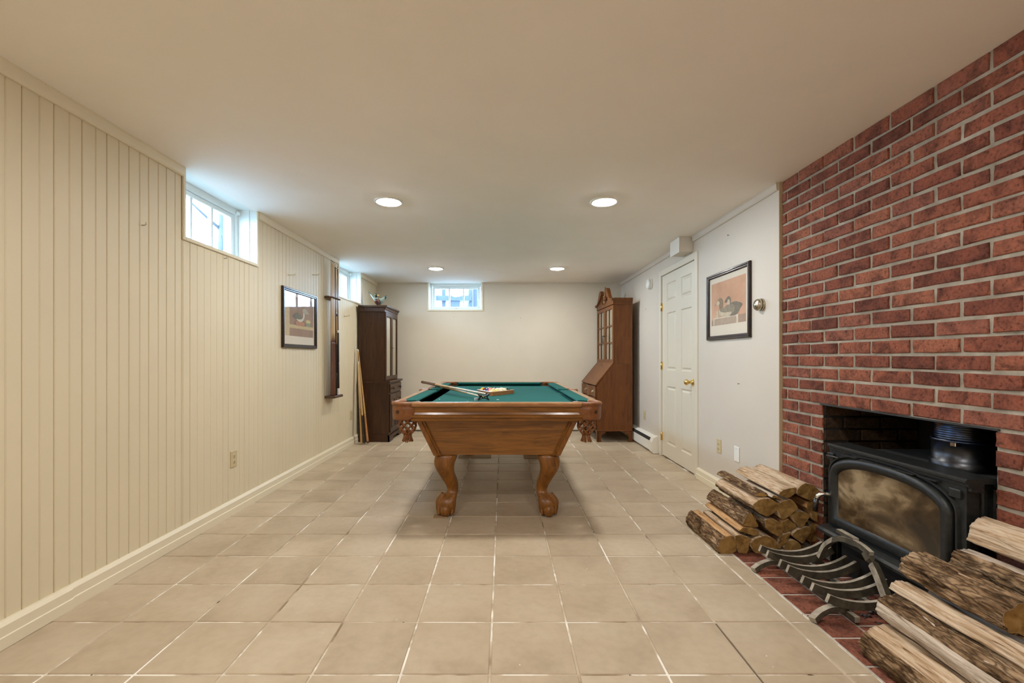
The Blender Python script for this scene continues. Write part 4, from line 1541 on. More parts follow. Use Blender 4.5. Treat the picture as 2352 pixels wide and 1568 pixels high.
def hook(label, p, d, m, L=.03):
    """small screw hook or peg standing off a wall; d = outward direction"""
    p, d = Vector(p), Vector(d)
    pts = [p, p + d * L * .6, p + d * L + Vector((0, 0, .004)), p + d * L + Vector((0, 0, .016))]
    o = MB().tube(catmull(pts, 3, False), .0028 if L < .04 else .0045, 6).build('wall_hook', m, base=True)
    return tag(o, label, 'hook')


hook('small brown cup hook on the panelled wall before the nearest window', (XL, 2.372, 1.80), (1, 0, 0), M['nickel'], .022)
hook('small hook just under the nearest window sill', (XL, 3.076, 1.78), (1, 0, 0), M['nickel'], .018)
hook('cream peg above the left picture, nearer one', (XL, 3.99, 1.835), (1, 0, 0), M['trim'], .065)
hook('cream peg above the left picture, by the cue rack', (XL, 4.50, 1.93), (1, 0, 0), M['trim'], .065)
hook('cream peg between the cue rack and the dark cabinet', (XL, 5.40, 1.60), (1, 0, 0), M['trim'], .065)


def nail(label, p, d):
    p, d = Vector(p), Vector(d)
    o = MB().tube([p, p + d * .012, p + d * .0125, p + d * .0145], [.0016, .0016, .0042, .0040], 8).build('nail', M['slot'], base=True)
    tag(o, label, 'nail')


for lab, (xx, yy) in (('nail in the far wall under the window', (1043, 728)), ('nail in the far wall right of the window', (1195, 730))):
    X_, Z_ = px(xx, yy, YB)
    nail(lab, (X_, YB, Z_), (0, -1, 0))
for lab, (xx, yy) in (('nail in the white wall below the round alarm', (1485, 710)), ('nail high above the decoy picture', (1675, 540)), ('nail below the decoy picture', (1699, 881))):
    Y_ = F * XW / (xx - VX)
    nail(lab, (XW, Y_, EYE - (yy - VY) * Y_ / F), (-1, 0, 0))

# ================================================================== FRAMED PRINTS
M['mat_board'] = paint('mat_board', (.66, .60, .50), .8, var=.01)


def picture(name, label, x, sgn, y0, y1, z0, z1, shapes, bgm, margins, flip):
    """sgn: direction the picture faces along X; shapes: list (material, points, smooth) in print space 0..1"""
    org = (x, (y0 + y1) / 2, z0)
    t = thing(name, label, 'picture', org)
    ol = [(y0, z0), (y1, z0), (y1, z1), (y0, z1)]
    MB(org).frame(ol, [(0, .002), (0, .016), (.006, .024), (.014, .024), (.020, .019), (.028, .019), (.034, .011), (.034, .002)], lambda u, v, h: (x + sgn * h, u, v)).build('frame', M['frame_wood'], t)
    MB(org).box(x + sgn * .001, x + sgn * .005, y0 + .01, y1 - .01, z0 + .01, z1 - .01).build('mat', M['mat_board'], t)
    MB(org).box(x + sgn * .0095, x + sgn * .0105, y0 + .032, y1 - .032, z0 + .032, z1 - .032).build('glass', M['pic_glass'], t)
    l, r, bt, tp = margins
    pa0, pa1, pz0, pz1 = y0 + .034 + l, y1 - .034 - r, z0 + .034 + bt, z1 - .034 - tp
    pr = MB(org).box(x + sgn * .005, x + sgn * .0056, pa0, pa1, pz0, pz1).build('print', bgm, t)

    def P(s, q, k):
        yy = pa1 - (pa1 - pa0) * s if flip else pa0 + (pa1 - pa0) * s
        return (x + sgn * (.0058 + .00012 * k), yy, pz0 + (pz1 - pz0) * q)
    for k, (nm, m, pts, sm) in enumerate(shapes):
        pts = catmull(pts, 5) if sm else pts
        b = MB(org)
        bm = bmesh.new()
        vs = [bm.verts.new(P(s, q, k)) for s, q in pts]
        f = bm.faces.new(vs)
        bmesh.ops.triangulate(bm, faces=[f])
        bm.verts.index_update()
        b.add([v.co.copy() for v in bm.verts], [[v.index for v in f.verts] for f in bm.faces])
        bm.free()
        ob = b.build(nm, m, pr)
    return t


c_ = lambda n, col, v=.12: noisy(n, [(.3, tuple(q * (1 - v) for q in col)), (.7, tuple(q * (1 + v) for q in col))], 40, .8, 0)
bgL = noisy('print_brown', [(.3, (.24, .145, .095)), (.7, (.33, .21, .145))], 9, .8, 0, (1, 1, .25))
picture('framed_print', 'dark-framed decoy print on the panelled wall with window glare in its glass', XL, 1, 3.86, 4.562, 1.188, 1.722, [
    ('painted_post', c_('pr_post', (.50, .40, .24)), [(0, 0), (.14, 0), (.14, 1), (0, 1)], False),
    ('painted_shelf', c_('pr_shelf', (.52, .40, .22)), [(.12, .20), (1, .20), (1, .285), (.12, .285)], False),
    ('painted_line', c_('pr_line', (.16, .09, .06)), [(.14, .80), (1, .80), (1, .807), (.14, .807)], False),
    ('painted_shadow', c_('pr_dark', (.20, .12, .085)), [(.30, .29), (.72, .29), (.66, .40), (.50, .46), (.38, .44)], True),
    ('painted_base', c_('pr_red', (.42, .20, .11)), [(.38, .285), (.62, .285), (.66, .37), (.50, .40), (.36, .38)], True),
    ('painted_box', c_('pr_green', (.22, .25, .15)), [(.72, .285), (.88, .285), (.88, .44), (.72, .44)], False),
    ('painted_label', c_('pr_yellow', (.55, .47, .20)), [(.72, .38), (.88, .38), (.88, .46), (.72, .46)], False),
    ('painted_duck', c_('pr_olive', (.14, .13, .10), .3), [(.24, .50), (.36, .60), (.50, .58), (.60, .48), (.58, .40), (.48, .38), (.38, .41)], True),
    ('painted_breast', c_('pr_white', (.60, .56, .44)), [(.36, .44), (.48, .38), (.60, .42), (.66, .54), (.64, .66), (.60, .66), (.61, .54), (.55, .46), (.44, .44)], True),
    ('painted_head', c_('pr_head', (.38, .35, .27)), [(.58, .66), (.61, .73), (.70, .75), (.78, .68), (.84, .62), (.76, .62), (.68, .61), (.62, .62)], True),
], bgL, (.028, .024, .075, .03), False)
bgR = noisy('print_peach', [(.3, (.47, .27, .17)), (.7, (.60, .37, .25))], 4, .8, 0)
g1, g2 = c_('pr_grey', (.18, .155, .12), .25), c_('pr_pale', (.52, .45, .33), .2)
picture('framed_print', 'dark-framed print of two duck decoys on the white wall beside the thermostat', XW, -1, 3.214, 3.887, 1.247, 1.797, [
    ('painted_wall', c_('pr_wall', (.36, .25, .18)), [(0, 0), (1, 0), (1, .175), (0, .135)], False),
    ('painted_crate', c_('pr_crate', (.40, .31, .23)), [(.07, 0), (.78, 0), (.78, .17), (.07, .17)], False),
    ('painted_crate_edge', c_('pr_edge', (.62, .55, .44)), [(.06, .155), (.80, .155), (.80, .18), (.06, .18)], False),
    ('painted_crate_edge', c_('pr_edge2', (.62, .55, .44)), [(.75, 0), (.80, 0), (.80, .16), (.75, .16)], False),
    ('painted_crate_edge', c_('pr_edge3', (.58, .50, .40)), [(.06, 0), (.095, 0), (.095, .16), (.06, .16)], False),
    ('painted_duck', g1, [(.50, .40), (.66, .47), (.80, .45), (.92, .38), (.86, .30), (.76, .18), (.55, .18), (.46, .28)], True),
    ('painted_head', g1, [(.42, .50), (.46, .58), (.54, .62), (.60, .56), (.60, .46), (.58, .40), (.50, .40), (.50, .48)], True),
    ('painted_cheek', g2, [(.49, .47), (.52, .55), (.57, .52), (.57, .44), (.52, .43)], True),
    ('painted_duck', c_('pr_body', (.26, .22, .16), .25), [(.26, .38), (.36, .37), (.50, .43), (.66, .42), (.72, .34), (.66, .24), (.56, .18), (.36, .18), (.26, .26)], True),
    ('painted_breast', g2, [(.26, .36), (.31, .30), (.44, .27), (.62, .26), (.55, .18), (.36, .18), (.25, .26)], True),
    ('painted_head', c_('pr_head2', (.24, .18, .12), .2), [(.10, .48), (.18, .53), (.22, .60), (.29, .63), (.36, .58), (.37, .46), (.35, .38), (.26, .38), (.25, .46), (.18, .49)], True),
    ('painted_cheek', g2, [(.16, .50), (.22, .57), (.27, .52), (.24, .47), (.18, .48)], True),
    ('painted_bottle', g2, [(.16, .18), (.24, .18), (.23, .34), (.17, .34)], False),
], bgR, (.035, .03, .085, .045), True)

# ================================================================== WOOD STOVE
SO = (1.72, 2.0, 0)
IR = M['iron']
stove = thing('wood_stove', 'black cast-iron wood stove with an arched sooty glass door set in the fireplace', 'stove', SO)
MB(SO).box(1.765, 2.22, 1.705, 2.295, .012, .632).build('body', M['soot'], stove)
MB(SO).box(1.745, 2.20, 1.69, 2.31, .001, .20).build('base', M['soot'], stove)
YC_, XD = 2.02, 1.715


def arch(hw, zb, zs, rise, n=28, e=2.35):
    pts = [(YC_ - hw, zb), (YC_ + hw, zb)]
    for i in range(n + 1):
        a = PI * i / n
        c, s = math.cos(a), math.sin(a)
        pts.append((YC_ + hw * math.copysign(abs(c) ** (2 / e), c), zs + rise * abs(s) ** (2 / e)))
    return pts


# front plate and its mouldings
fpb = MB(SO)
fpb.box(XD + .004, XD + .05, 1.662, 2.348, .205, .632)
fpb.build('front_plate', IR, stove)
PF = lambda x: (lambda u, v, h: (x - h, u, v))
MB(SO).frame(arch(.338, .225, .50, .138), [(0, 0), (.004, .012), (.012, .012), (.016, 0)], PF(XD + .005), smooth=False).build('arch_moulding', IR, stove)
door_ = MB(SO).frame(arch(.318, .238, .49, .128), [(0, 0), (.002, .016), (.012, .026), (.032, .026), (.044, .016), (.050, .006), (.050, 0)], PF(XD + .004), smooth=True).build('door', IR, stove)


def soot_glass():
    m, nt, b = nodes('sooty_glass')
    v = coords(nt, (1, 1, 1.5))
    f0 = noi(nt, v, 4.6, 5, .55, .55)
    tc = N(nt, 'ShaderNodeTexCoord')
    ds = N(nt, 'ShaderNodeVectorMath', operation='DISTANCE')
    ds.inputs[1].default_value = (0, .17, .47)
    nt.links.new(tc.outputs['Object'], ds.inputs[0])
    mr = N(nt, 'ShaderNodeMapRange')
    for q, val in zip(('From Min', 'From Max', 'To Min', 'To Max'), (0, .42, .10, -.10)):
        mr.inputs[q].default_value = val
    nt.links.new(ds.outputs['Value'], mr.inputs['Value'])
    ad = N(nt, 'ShaderNodeMath', operation='ADD')
    nt.links.new(f0, ad.inputs[0]); nt.links.new(mr.outputs[0], ad.inputs[1])
    f = ad.outputs[0]
    r = ramp(nt, [(.32, (.012, .0075, .004)), (.45, (.055, .032, .014)), (.54, (.13, .084, .040)), (.64, (.32, .235, .135))])
    nt.links.new(f, r.inputs[0])
    g = noi(nt, v, 90, 2)
    nt.links.new(r.outputs[0], b.inputs['Base Color'])
    b.inputs['Roughness'].default_value = .30
    b.inputs['Coat Weight'].default_value = .6
    b.inputs['Coat Roughness'].default_value = .03
    return m


ga = arch(.272, .284, .485, .088)
MB(SO).prism(ga, 'x', XD - .003, XD + .002).build('glass', soot_glass(), door_)
# top plate with stepped edge
MB(SO).prism([(1.815, .654), (1.708, .652), (1.700, .646), (1.700, .638), (1.712, .634), (1.712, .622), (1.722, .618), (1.722, .606), (1.74, .602), (1.77, .602), (1.77, .634), (1.815, .634)], 'y', 1.648, 2.352).build('top_plate', IR, stove)
b = MB(SO)
for k in range(5):
    b.box(1.699, 1.7215, 1.80 + k * .1 - .04, 1.80 + k * .1 + .04, .612, .616)
b.build('vent_slots', M['soot'], stove)
# corner brackets
for s in (-1, 1):
    y = YC_ + s * .322
    MB(SO).box(XD - .008, XD + .01, y - .022, y + .022, .57, .604, ch=.003).build('corner_block', IR, stove)
# side columns
for s in (-1, 1):
    y = YC_ + s * .335
    c_b = MB(SO)
    c_b.box(1.722, 1.90, y - .006, y + .006, .012, .628)
    for k in range(3):
        x = 1.745 + k * .045
        c_b.box(x, x + .022, y - .013, y + .013, .03, .61, ch=.005)
    c_b.build('side_panel', IR, stove)
# ash ledge
MB(SO).prism([(1.76, .235), (1.690, .232), (1.655, .222), (1.645, .212), (1.645, .200), (1.665, .193), (1.76, .190)], 'y', 1.655, 2.350).build('ash_ledge', IR, stove)
# handle: coil and grip
hpts = catmull([(1.70, 2.325, .388), (1.672, 2.330, .392), (1.650, 2.338, .384), (1.642, 2.346, .366)], 4, False)
hn = MB(SO).tube(hpts, [.010 + .0018 * (i % 2) for i in range(len(hpts))], 10).build('handle', M['chrome'], door_)
MB(SO).tube([(1.642, 2.347, .365), (1.640, 2.352, .330), (1.640, 2.356, .296)], [.011, .013, .012], 10).build('grip', M['butt_black'], hn)
MB(SO).tube([(1.70, 2.355, .588), (1.70, 2.27, .592)], .004, 8).build('damper_rod', M['steel'], stove)
# flue
M['blued'] = noisy('blued_steel', [(.30, (.02, .022, .026)), (.50, (.07, .07, .075)), (.62, (.05, .08, .16)), (.72, (.16, .09, .04))], 7, .34, .0, metal=1.0)
fx, fy = 1.955, 1.90
fl = MB(SO).lathe([(.108, .632), (.110, .665), (.103, .668), (.102, .745), (.106, .748), (.106, .756), (.098, .758)], (fx, fy, 0), n=36, caps=False).build('flue_collar', M['blued'], stove)
pr_ = []
z = .755
while z < 1.22:
    pr_ += [(.090, z), (.095, z + .004), (.090, z + .008)]
    z += .0095
MB(SO).lathe(pr_, (fx, fy, 0), n=36, caps=False).build('flue_liner', M['blued'], fl)
for a in (-2.6, -.9, .8):
    MB(SO).box(fx + .112 * math.cos(a) - .012, fx + .112 * math.cos(a) + .012, fy + .112 * math.sin(a) - .012, fy + .112 * math.sin(a) + .012, .735, .752, ch=.002).build('clip', M['chrome'], fl)

# ================================================================== LOG GRATE
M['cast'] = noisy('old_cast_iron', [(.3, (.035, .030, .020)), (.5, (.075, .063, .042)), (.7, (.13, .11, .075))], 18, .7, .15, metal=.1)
M['cast_worn_lit'] = noisy('worn_lit_cast_iron', [(.3, (.16, .135, .10)), (.5, (.34, .295, .23)), (.7, (.48, .43, .35))], 16, .65, .12)
GO = (1.53, 2.12, 0)
gr = thing('fire_grate', 'cast-iron log grate with curved bars lying on the hearth before the stove', 'grate', GO)


def bar(path, w, h, name='bar', par=gr):
    """flat bar: width w across (Y), height h"""
    sect = [(-w / 2, -h / 2), (w / 2, -h / 2), (w / 2, h / 2), (-w / 2, h / 2)]
    rings = []
    P_ = [Vector(p) for p in path]
    for i, p in enumerate(P_):
        t = (P_[min(i + 1, len(P_) - 1)] - P_[max(i - 1, 0)]).normalized()
        sd_ = Vector((0, 1, 0)) if abs(t.y) < .8 else Vector((1, 0, 0))
        sd_ = (sd_ - t * sd_.dot(t)).normalized()
        up = t.cross(sd_)
        if up.z < 0:
            up = -up
        rings.append([p + sd_ * a + up * c for a, c in sect])
    b_ = MB(GO).loft(rings, 0, False, True)
    n_ = len(rings)
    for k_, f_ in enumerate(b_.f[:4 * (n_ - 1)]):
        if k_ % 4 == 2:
            b_.m[k_] = 1            # paler top edge: wear, with light from above put into the colour
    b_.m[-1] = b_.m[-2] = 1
    return b_.build(name, [M['cast'], M['cast_worn_lit']], par)


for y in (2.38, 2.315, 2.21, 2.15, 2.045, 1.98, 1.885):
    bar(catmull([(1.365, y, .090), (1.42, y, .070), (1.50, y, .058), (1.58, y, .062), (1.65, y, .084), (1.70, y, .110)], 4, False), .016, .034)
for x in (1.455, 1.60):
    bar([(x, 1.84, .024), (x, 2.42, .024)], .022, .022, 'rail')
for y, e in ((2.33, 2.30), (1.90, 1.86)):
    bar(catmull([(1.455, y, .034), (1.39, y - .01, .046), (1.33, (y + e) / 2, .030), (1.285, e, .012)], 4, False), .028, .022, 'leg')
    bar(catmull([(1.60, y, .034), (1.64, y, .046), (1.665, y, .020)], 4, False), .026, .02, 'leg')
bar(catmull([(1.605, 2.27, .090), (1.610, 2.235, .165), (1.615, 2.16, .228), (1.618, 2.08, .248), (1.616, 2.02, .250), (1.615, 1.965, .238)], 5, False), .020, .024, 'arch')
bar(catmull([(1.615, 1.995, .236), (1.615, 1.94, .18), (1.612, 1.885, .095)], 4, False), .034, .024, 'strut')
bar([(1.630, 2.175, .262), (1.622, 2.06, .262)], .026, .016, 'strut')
# fallen ash crumbs behind the grate
M['ash'] = noisy('ash_crumbs', [(.3, (.03, .028, .03)), (.7, (.14, .13, .14))], 60, .95)
ab = MB()
for k in range(170):
    x, y = random.uniform(1.50, 1.735), random.uniform(1.80, 2.40)
    r = random.uniform(.003, .009)
    ab.sphere((x, y, r * .6), (r, r * random.uniform(.6, 1.2), r * .6), 6, 4)
o = ab.build('ash_crumbs', M['ash'])
o['kind'] = 'stuff'
o['label'] = 'grey ash and charcoal crumbs under the grate'
o['category'] = 'ash'

# ================================================================== FIREWOOD
def bark_mat():
    m, nt, b = nodes('log_bark')
    v = coords(nt, (1, .35, 1), 9.0)
    f = noi(nt, v, 26, 6, .35, .65)
    vo = N(nt, 'ShaderNodeTexVoronoi', feature='DISTANCE_TO_EDGE')
    vo.inputs['Scale'].default_value = 62
    wob = N(nt, 'ShaderNodeTexNoise')
    wob.inputs['Scale'].default_value = 30
    wob.inputs['Detail'].default_value = 4
    vv = coords(nt, (1, .20, 1), 9.0)
    nt.links.new(vv, wob.inputs['Vector'])
    vadd = N(nt, 'ShaderNodeVectorMath', operation='MULTIPLY_ADD')
    vadd.inputs[1].default_value = (.035, .035, .035)
    nt.links.new(wob.outputs['Color'], vadd.inputs[0])
    nt.links.new(vv, vadd.inputs[2])
    nt.links.new(vadd.outputs[0], vo.inputs['Vector'])
    kr = ramp(nt, [(.01, (.10, .08, .07)), (.20, (1, 1, 1))])
    nt.links.new(vo.outputs['Distance'], kr.inputs[0])
    g = noi(nt, coords(nt, (1, 1, 1), 5.0), 7, 3)
    r = ramp(nt, [(.30, (.06, .036, .020)), (.44, (.19, .120, .066)), (.58, (.36, .25, .15)), (.72, (.52, .40, .27))])
    nt.links.new(f, r.inputs[0])
    k = ramp(nt, [(.35, (.72, .66, .60)), (.65, (1.1, 1.05, 1.0))])
    nt.links.new(g, k.inputs[0])
    cc = mix(nt, 1.0, r.outputs[0], k.outputs[0], 'MULTIPLY')
    nt.links.new(mix(nt, .75, cc, kr.outputs[0], 'MULTIPLY'), b.inputs['Base Color'])
    b.inputs['Roughness'].default_value = .95
    b.inputs['Specular IOR Level'].default_value = .1
    bump(nt, b, f, .9, .012)
    return m


M['bark'] = bark_mat()
M['split'] = noisy('split_wood', [(.30, (.13, .075, .038)), (.42, (.42, .28, .165)), (.58, (.58, .45, .32)), (.8, (.70, .58, .45))], 5, .85, .7, (16, 1.6, 16), 6, .8, bd=.006, rnd=7.0, spec=.15)
M['split_warm'] = noisy('split_wood_warm', [(.30, (.15, .07, .028)), (.42, (.42, .23, .10)), (.58, (.57, .35, .17)), (.8, (.64, .43, .24))], 5, .85, .7, (16, 1.6, 16), 6, .8, bd=.006, rnd=7.0, spec=.15)
M['split_grey'] = noisy('split_wood_grey', [(.30, (.13, .095, .07)), (.42, (.40, .32, .245)), (.58, (.57, .48, .39)), (.8, (.66, .57, .47))], 5, .85, .7, (16, 1.6, 16), 6, .8, bd=.006, rnd=7.0, spec=.15)
M['end'] = noisy('log_end', [(.28, (.12, .062, .018)), (.5, (.27, .155, .05)), (.72, (.38, .235, .085))], 18, .9, .5, (1, .2, 1), 6, .8, bd=.004, rnd=11.0, spec=.1)


def firewood(label, poly, y0, y1, bark=(), seed=0, grp=None, drift=(0, 0), mw='split', res=(44, 18), rough=.0035, barkamp=.006):
    rr = random.Random(seed)
    n, m = res
    # perimeter resample
    L = len(poly)
    seg = [(Vector(poly[i]), Vector(poly[(i + 1) % L])) for i in range(L)]
    tot = sum((q - p).length for p, q in seg)
    pts, flag = [], []
    for k in range(n):
        d = tot * k / n
        for i, (p, q) in enumerate(seg):
            l = (q - p).length
            if d <= l or i == L - 1:
                pts.append(p.lerp(q, min(1, d / l)))
                flag.append(i in bark)
                break
            d -= l
    for _ in range(1):   # soften the corners a touch
        pts = [(pts[i - 1] + pts[i] * 2.4 + pts[(i + 1) % n]) / 4.4 for i in range(n)]
    cen_ = sum(pts, Vector((0, 0))) / n
    area = sum(pts[i].x * pts[(i + 1) % n].y - pts[(i + 1) % n].x * pts[i].y for i in range(n))
    sg = 1 if area > 0 else -1
    nrm = []
    for i in range(n):
        d = (pts[(i + 1) % n] - pts[i - 1]).normalized()
        nrm.append(Vector((d.y, -d.x)) * sg)
    zmin = min(p.y for p in pts)
    org = Vector((cen_.x, y0, max(zmin, 0.0)))
    sd = rr.uniform(0, 100)

    def P(i, t, off):
        p, q = pts[i], nrm[i]
        y = y0 + (y1 - y0) * t
        w = noise.noise(Vector((p.x * 26 + sd, y * 5, p.y * 26))) * rough + noise.noise(Vector((p.x * 90 + sd, y * 9, p.y * 90))) * rough * .9
        sc = 1 - .05 * (t ** 3)
        v = cen_ + (p - cen_) * sc + q * (w + off)
        x, z = v.x + drift[0] * t, v.y + drift[1] * t
        ey = .012 * noise.noise(Vector((p.x * 20 + sd, p.y * 20, t * 3))) * (1 if t in (0, 1) else 0)
        return (x, y + ey, max(z, .0012))
    b = MB(org)
    rings = [[P(i, j / m, 0) for i in range(n)] for j in range(m + 1)]
    b.loft(rings, 0, True, False)
    for j, mi in ((0, 1), (m, 1)):
        c3 = (cen_.x + drift[0] * (j / m), y0 + (y1 - y0) * j / m, max(cen_.y + drift[1] * (j / m), .004))
        o0 = len(b.v)
        b.add(rings[j] + [c3], [(i, (i + 1) % n, n) for i in range(n)], mi, False)
    ob = b.build('firewood_log', [M[mw], M['end']])
    ob.location = org
    tag(ob, label, 'log', grp)
    # bark as a shell over the flagged part of the girth
    if any(flag):
        runs, i = [], 0
        st = next((k for k in range(n) if flag[k] and not flag[k - 1]), 0)
        cur = []
        for k in range(n + 1):
            q = (st + k) % n
            if k < n and flag[q]:
                cur.append(q)
            elif cur:
                runs.append(cur); cur = []
        for run in runs:
            if len(run) < 3:
                continue
            sub = 3 if n > 50 else 2
            ms = m * (3 if n > 50 else 2)
            bb = MB(org)
            rows_ = []
            for j in range(ms + 1):
                t = j / ms
                row = []
                K = (len(run) - 1) * sub
                for u in range(K + 1):
                    f = u / sub
                    i0 = min(int(f), len(run) - 2)
                    fr = f - i0
                    pa, pb = Vector(P(run[i0], t, 0)), Vector(P(run[i0 + 1], t, 0))
                    p = pa.lerp(pb, fr)
                    q = nrm[run[i0]].lerp(nrm[run[i0 + 1]], fr)
                    y = p.y
                    s_ = f * (tot / n)
                    a1 = noise.noise(Vector((s_ * 75 + sd + .6 * noise.noise(Vector((s_ * 20, y * 20, sd))), y * 13, sd)))
                    a2 = noise.noise(Vector((s_ * 160 + sd, y * 42, sd + 5)))
                    ridge = (1 - abs(a1) * 2.2) * .75 + a2 * .35
                    edge = min(1, u / 1.5, (K - u) / 1.5)
                    off = max(-.002, (.0025 + barkamp * ridge)) * edge - .0015 * (1 - edge)
                    row.append((p.x + q.x * off, y + (.003 * a2 if 0 < j < ms else (-.0015 if j == 0 else .0015)), max(.001, p.z + q.y * off)))
                rows_.append(row)
            bb.loft(rows_, 0, True, False, closed=False)
            bb.build('bark', M['bark'], ob)
    return ob


def cp(pts, Y):     # points read off the stack's cut faces -> metres at distance Y
    return [px(1560 + x * .1531, 1060 + y * .1531, Y) for x, y in pts]


G1 = 'split logs stacked left of the stove'
stack = [
    ('thick bark-covered log on the floor at the outer end of the left stack', [(600, 1250), (640, 1180), (720, 1115), (800, 1100), (830, 1150), (870, 1250), (868, 1350), (800, 1375), (700, 1384), (620, 1384), (590, 1330)], 2.515, 2.95, (0, 1, 8, 9, 10), 'split_warm'),
    ('small wedge log beside the outer bark log at the bottom of the left stack', [(838, 1105), (930, 1092), (1080, 1155), (1045, 1240), (1030, 1330), (1000, 1384), (900, 1384), (866, 1240)], 2.52, 2.93, (), 'split'),
    ('orange split log resting on the outer bark log of the left stack', [(890, 1040), (960, 990), (1100, 995), (1200, 1055), (1195, 1090), (1110, 1112), (1000, 1070)], 2.53, 2.97, (5, 6), 'split_warm'),
    ('grey bark wedge log on top of the orange split log in the left stack', [(950, 950), (985, 860), (1060, 780), (1110, 790), (1150, 890), (1190, 950), (1185, 985), (1060, 978)], 2.535, 2.98, (0, 1, 2, 3), 'split'),
    ('wide log on the floor in the middle of the left stack', [(1062, 1240), (1120, 1180), (1200, 1135), (1290, 1110), (1420, 1150), (1465, 1230), (1490, 1330), (1450, 1384), (1300, 1384), (1150, 1384)], 2.52, 2.93, (), 'split'),
    ('large oval-ended log high in the middle of the left stack', [(1100, 645), (1180, 580), (1280, 556), (1380, 560), (1460, 610), (1500, 680), (1480, 735), (1400, 795), (1310, 822), (1200, 775), (1130, 710)], 2.53, 2.98, (8, 9, 10), 'split'),
    ('bark-edged log in the centre of the left stack', [(1290, 925), (1310, 872), (1400, 860), (1500, 900), (1560, 940), (1575, 1020), (1560, 1090), (1520, 1130), (1400, 1075), (1305, 1010)], 2.54, 2.97, (8, 9, 0), 'split'),
    ('heart-ended log next to the large oval log in the left stack', [(1480, 640), (1560, 590), (1690, 570), (1760, 640), (1780, 700), (1700, 750), (1650, 820), (1560, 868), (1520, 850), (1500, 780), (1474, 740)], 2.545, 2.97, (), 'split'),
    ('small dark wedge log under the heart-ended log in the left stack', [(1535, 900), (1640, 850), (1760, 960), (1680, 1030), (1590, 1078), (1565, 1000)], 2.56, 2.95, (), 'split_warm'),
    ('pale triangular log on the stove side of the left stack', [(1660, 790), (1740, 747), (1860, 760), (1960, 792), (1930, 860), (1880, 950), (1830, 998), (1740, 910)], 2.55, 2.96, (), 'split'),
    ('square-ended log low on the stove side of the left stack', [(1690, 1105), (1760, 1035), (1890, 968), (1980, 992), (1950, 1090), (1900, 1180), (1860, 1232), (1760, 1160)], 2.555, 2.96, (), 'split'),
    ('thin slanted log between the floor logs of the left stack', [(1510, 1140), (1600, 1085), (1685, 1055), (1650, 1150), (1590, 1230), (1510, 1320), (1490, 1290)], 2.555, 2.94, (), 'split'),
    ('small oval log on the hearth at the bottom of the left stack', [(1568, 1280), (1610, 1200), (1700, 1178), (1780, 1200), (1832, 1270), (1810, 1325), (1700, 1334), (1600, 1330)], 2.558, 2.94, (), 'split'),
    ('big pale log with a knobby top crowning the left stack by the bricks', [(1770, 400), (1830, 350), (1890, 320), (2000, 350), (2095, 420), (2105, 510), (2060, 560), (1990, 588), (1880, 545), (1762, 480)], 2.56, 3.02, (), 'split'),
    ('pale split plank lying on top of the left stack', [(1490, 490), (1560, 430), (1640, 400), (1764, 392), (1752, 460), (1700, 512), (1635, 538), (1570, 530)], 2.535, 3.03, (), 'split'),
    ('thin grey splinter slab beside the pale plank on the left stack', [(1372, 534), (1420, 508), (1490, 524), (1535, 556), (1520, 572), (1420, 540)], 2.52, 3.04, (4,), 'split_grey'),
    ('dark bark strip log behind the large oval log on the left stack', [(1130, 512), (1180, 474), (1250, 460), (1310, 486), (1325, 512), (1250, 520)], 2.56, 3.02, (0, 1, 2, 3), 'split'),
    ('shaded log wedged against the fireplace edge in the left stack', [(1915, 690), (1940, 616), (2060, 604), (2105, 700), (2100, 800), (2085, 900), (2040, 895), (1995, 850), (1985, 770)], 2.57, 2.96, (), 'split_warm'),
    ('dark log at the hearth end of the left stack by the stove', [(1930, 1000), (2010, 925), (2085, 950), (2095, 1120), (2060, 1190), (1960, 1215), (1920, 1130)], 2.58, 2.95, (0, 1, 2), 'split_warm'),
]
for k, (lab, pts_, ya, yb_, bk, mw) in enumerate(stack):
    prof_ = cp(pts_, ya)
    firewood(lab, prof_, ya, yb_, bk, 40 + k, G1, (random.uniform(-.004, .004), random.uniform(-.002, .004)), mw, (40, 14), .003, .006)

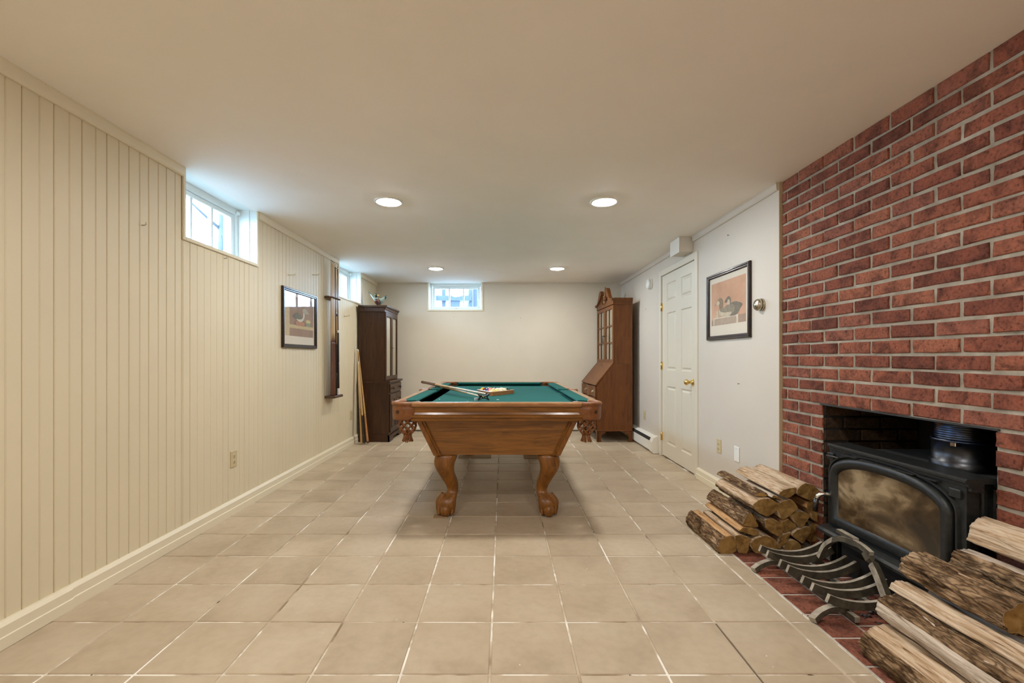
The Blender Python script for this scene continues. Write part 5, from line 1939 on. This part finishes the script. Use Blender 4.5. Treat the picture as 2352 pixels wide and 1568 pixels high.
G2 = 'logs piled right of the stove'
pile = [
    ('bark-sided log with a pale top lying lowest in the foreground pile', [(1.335, .002), (1.45, .002), (1.50, .040), (1.492, .090), (1.44, .118), (1.385, .120), (1.340, .092), (1.320, .045)], 1.16, 1.655, (0, 1, 2, 6, 7), 'split'),
    ('log with a dark bark back above the lowest log of the foreground pile', [(1.376, .164), (1.396, .136), (1.46, .131), (1.52, .138), (1.532, .185), (1.485, .218), (1.425, .216), (1.386, .192)], 1.13, 1.675, (4, 5, 6), 'split_grey'),
    ('long pale split stick across the foreground pile', [(1.448, .232), (1.49, .222), (1.525, .228), (1.532, .250), (1.495, .268), (1.456, .258)], 1.14, 1.685, (), 'split'),
    ('rough bark log with an ochre sawn end in the middle of the foreground pile', [(1.492, .304), (1.515, .280), (1.565, .270), (1.608, .288), (1.620, .328), (1.588, .364), (1.535, .366), (1.500, .342)], 1.335, 1.690, (0, 1, 4, 5, 6, 7), 'split'),
    ('dark bark log behind the rough middle log in the foreground pile', [(1.634, .335), (1.66, .306), (1.72, .302), (1.765, .325), (1.772, .365), (1.730, .400), (1.672, .402), (1.642, .380)], 1.20, 1.642, (0, 1, 2, 6, 7), 'split_grey'),
    ('pale barkless log topmost in the foreground pile against the bricks', [(1.694, .432), (1.725, .414), (1.776, .410), (1.795, .445), (1.792, .495), (1.760, .524), (1.722, .520), (1.698, .480)], 1.22, 1.640, (), 'split'),
    ('grey split log under the long pale stick in the foreground pile', [(1.549, .150), (1.590, .132), (1.645, .150), (1.655, .212), (1.612, .250), (1.560, .242), (1.549, .210)], 1.18, 1.65, (), 'split_grey'),
    ('shaded log on the hearth under the foreground pile', [(1.508, .002), (1.60, .002), (1.628, .060), (1.600, .118), (1.535, .116), (1.506, .070)], 1.16, 1.64, (1, 2), 'split'),
    ('shaded log on the hearth against the bricks under the foreground pile', [(1.640, .002), (1.765, .002), (1.792, .070), (1.750, .132), (1.665, .126), (1.634, .065)], 1.16, 1.63, (2, 3), 'split'),
    ('split log against the bricks halfway up the foreground pile', [(1.668, .150), (1.70, .138), (1.778, .146), (1.793, .215), (1.778, .290), (1.700, .298), (1.664, .225)], 1.16, 1.63, (), 'split'),
]
for k, (lab, prof_, ya, yb_, bk, mw) in enumerate(pile):
    firewood(lab, prof_, ya, yb_, bk, 80 + k, G2, (random.uniform(-.006, .006), 0), mw, (72, 30), .006, .007)
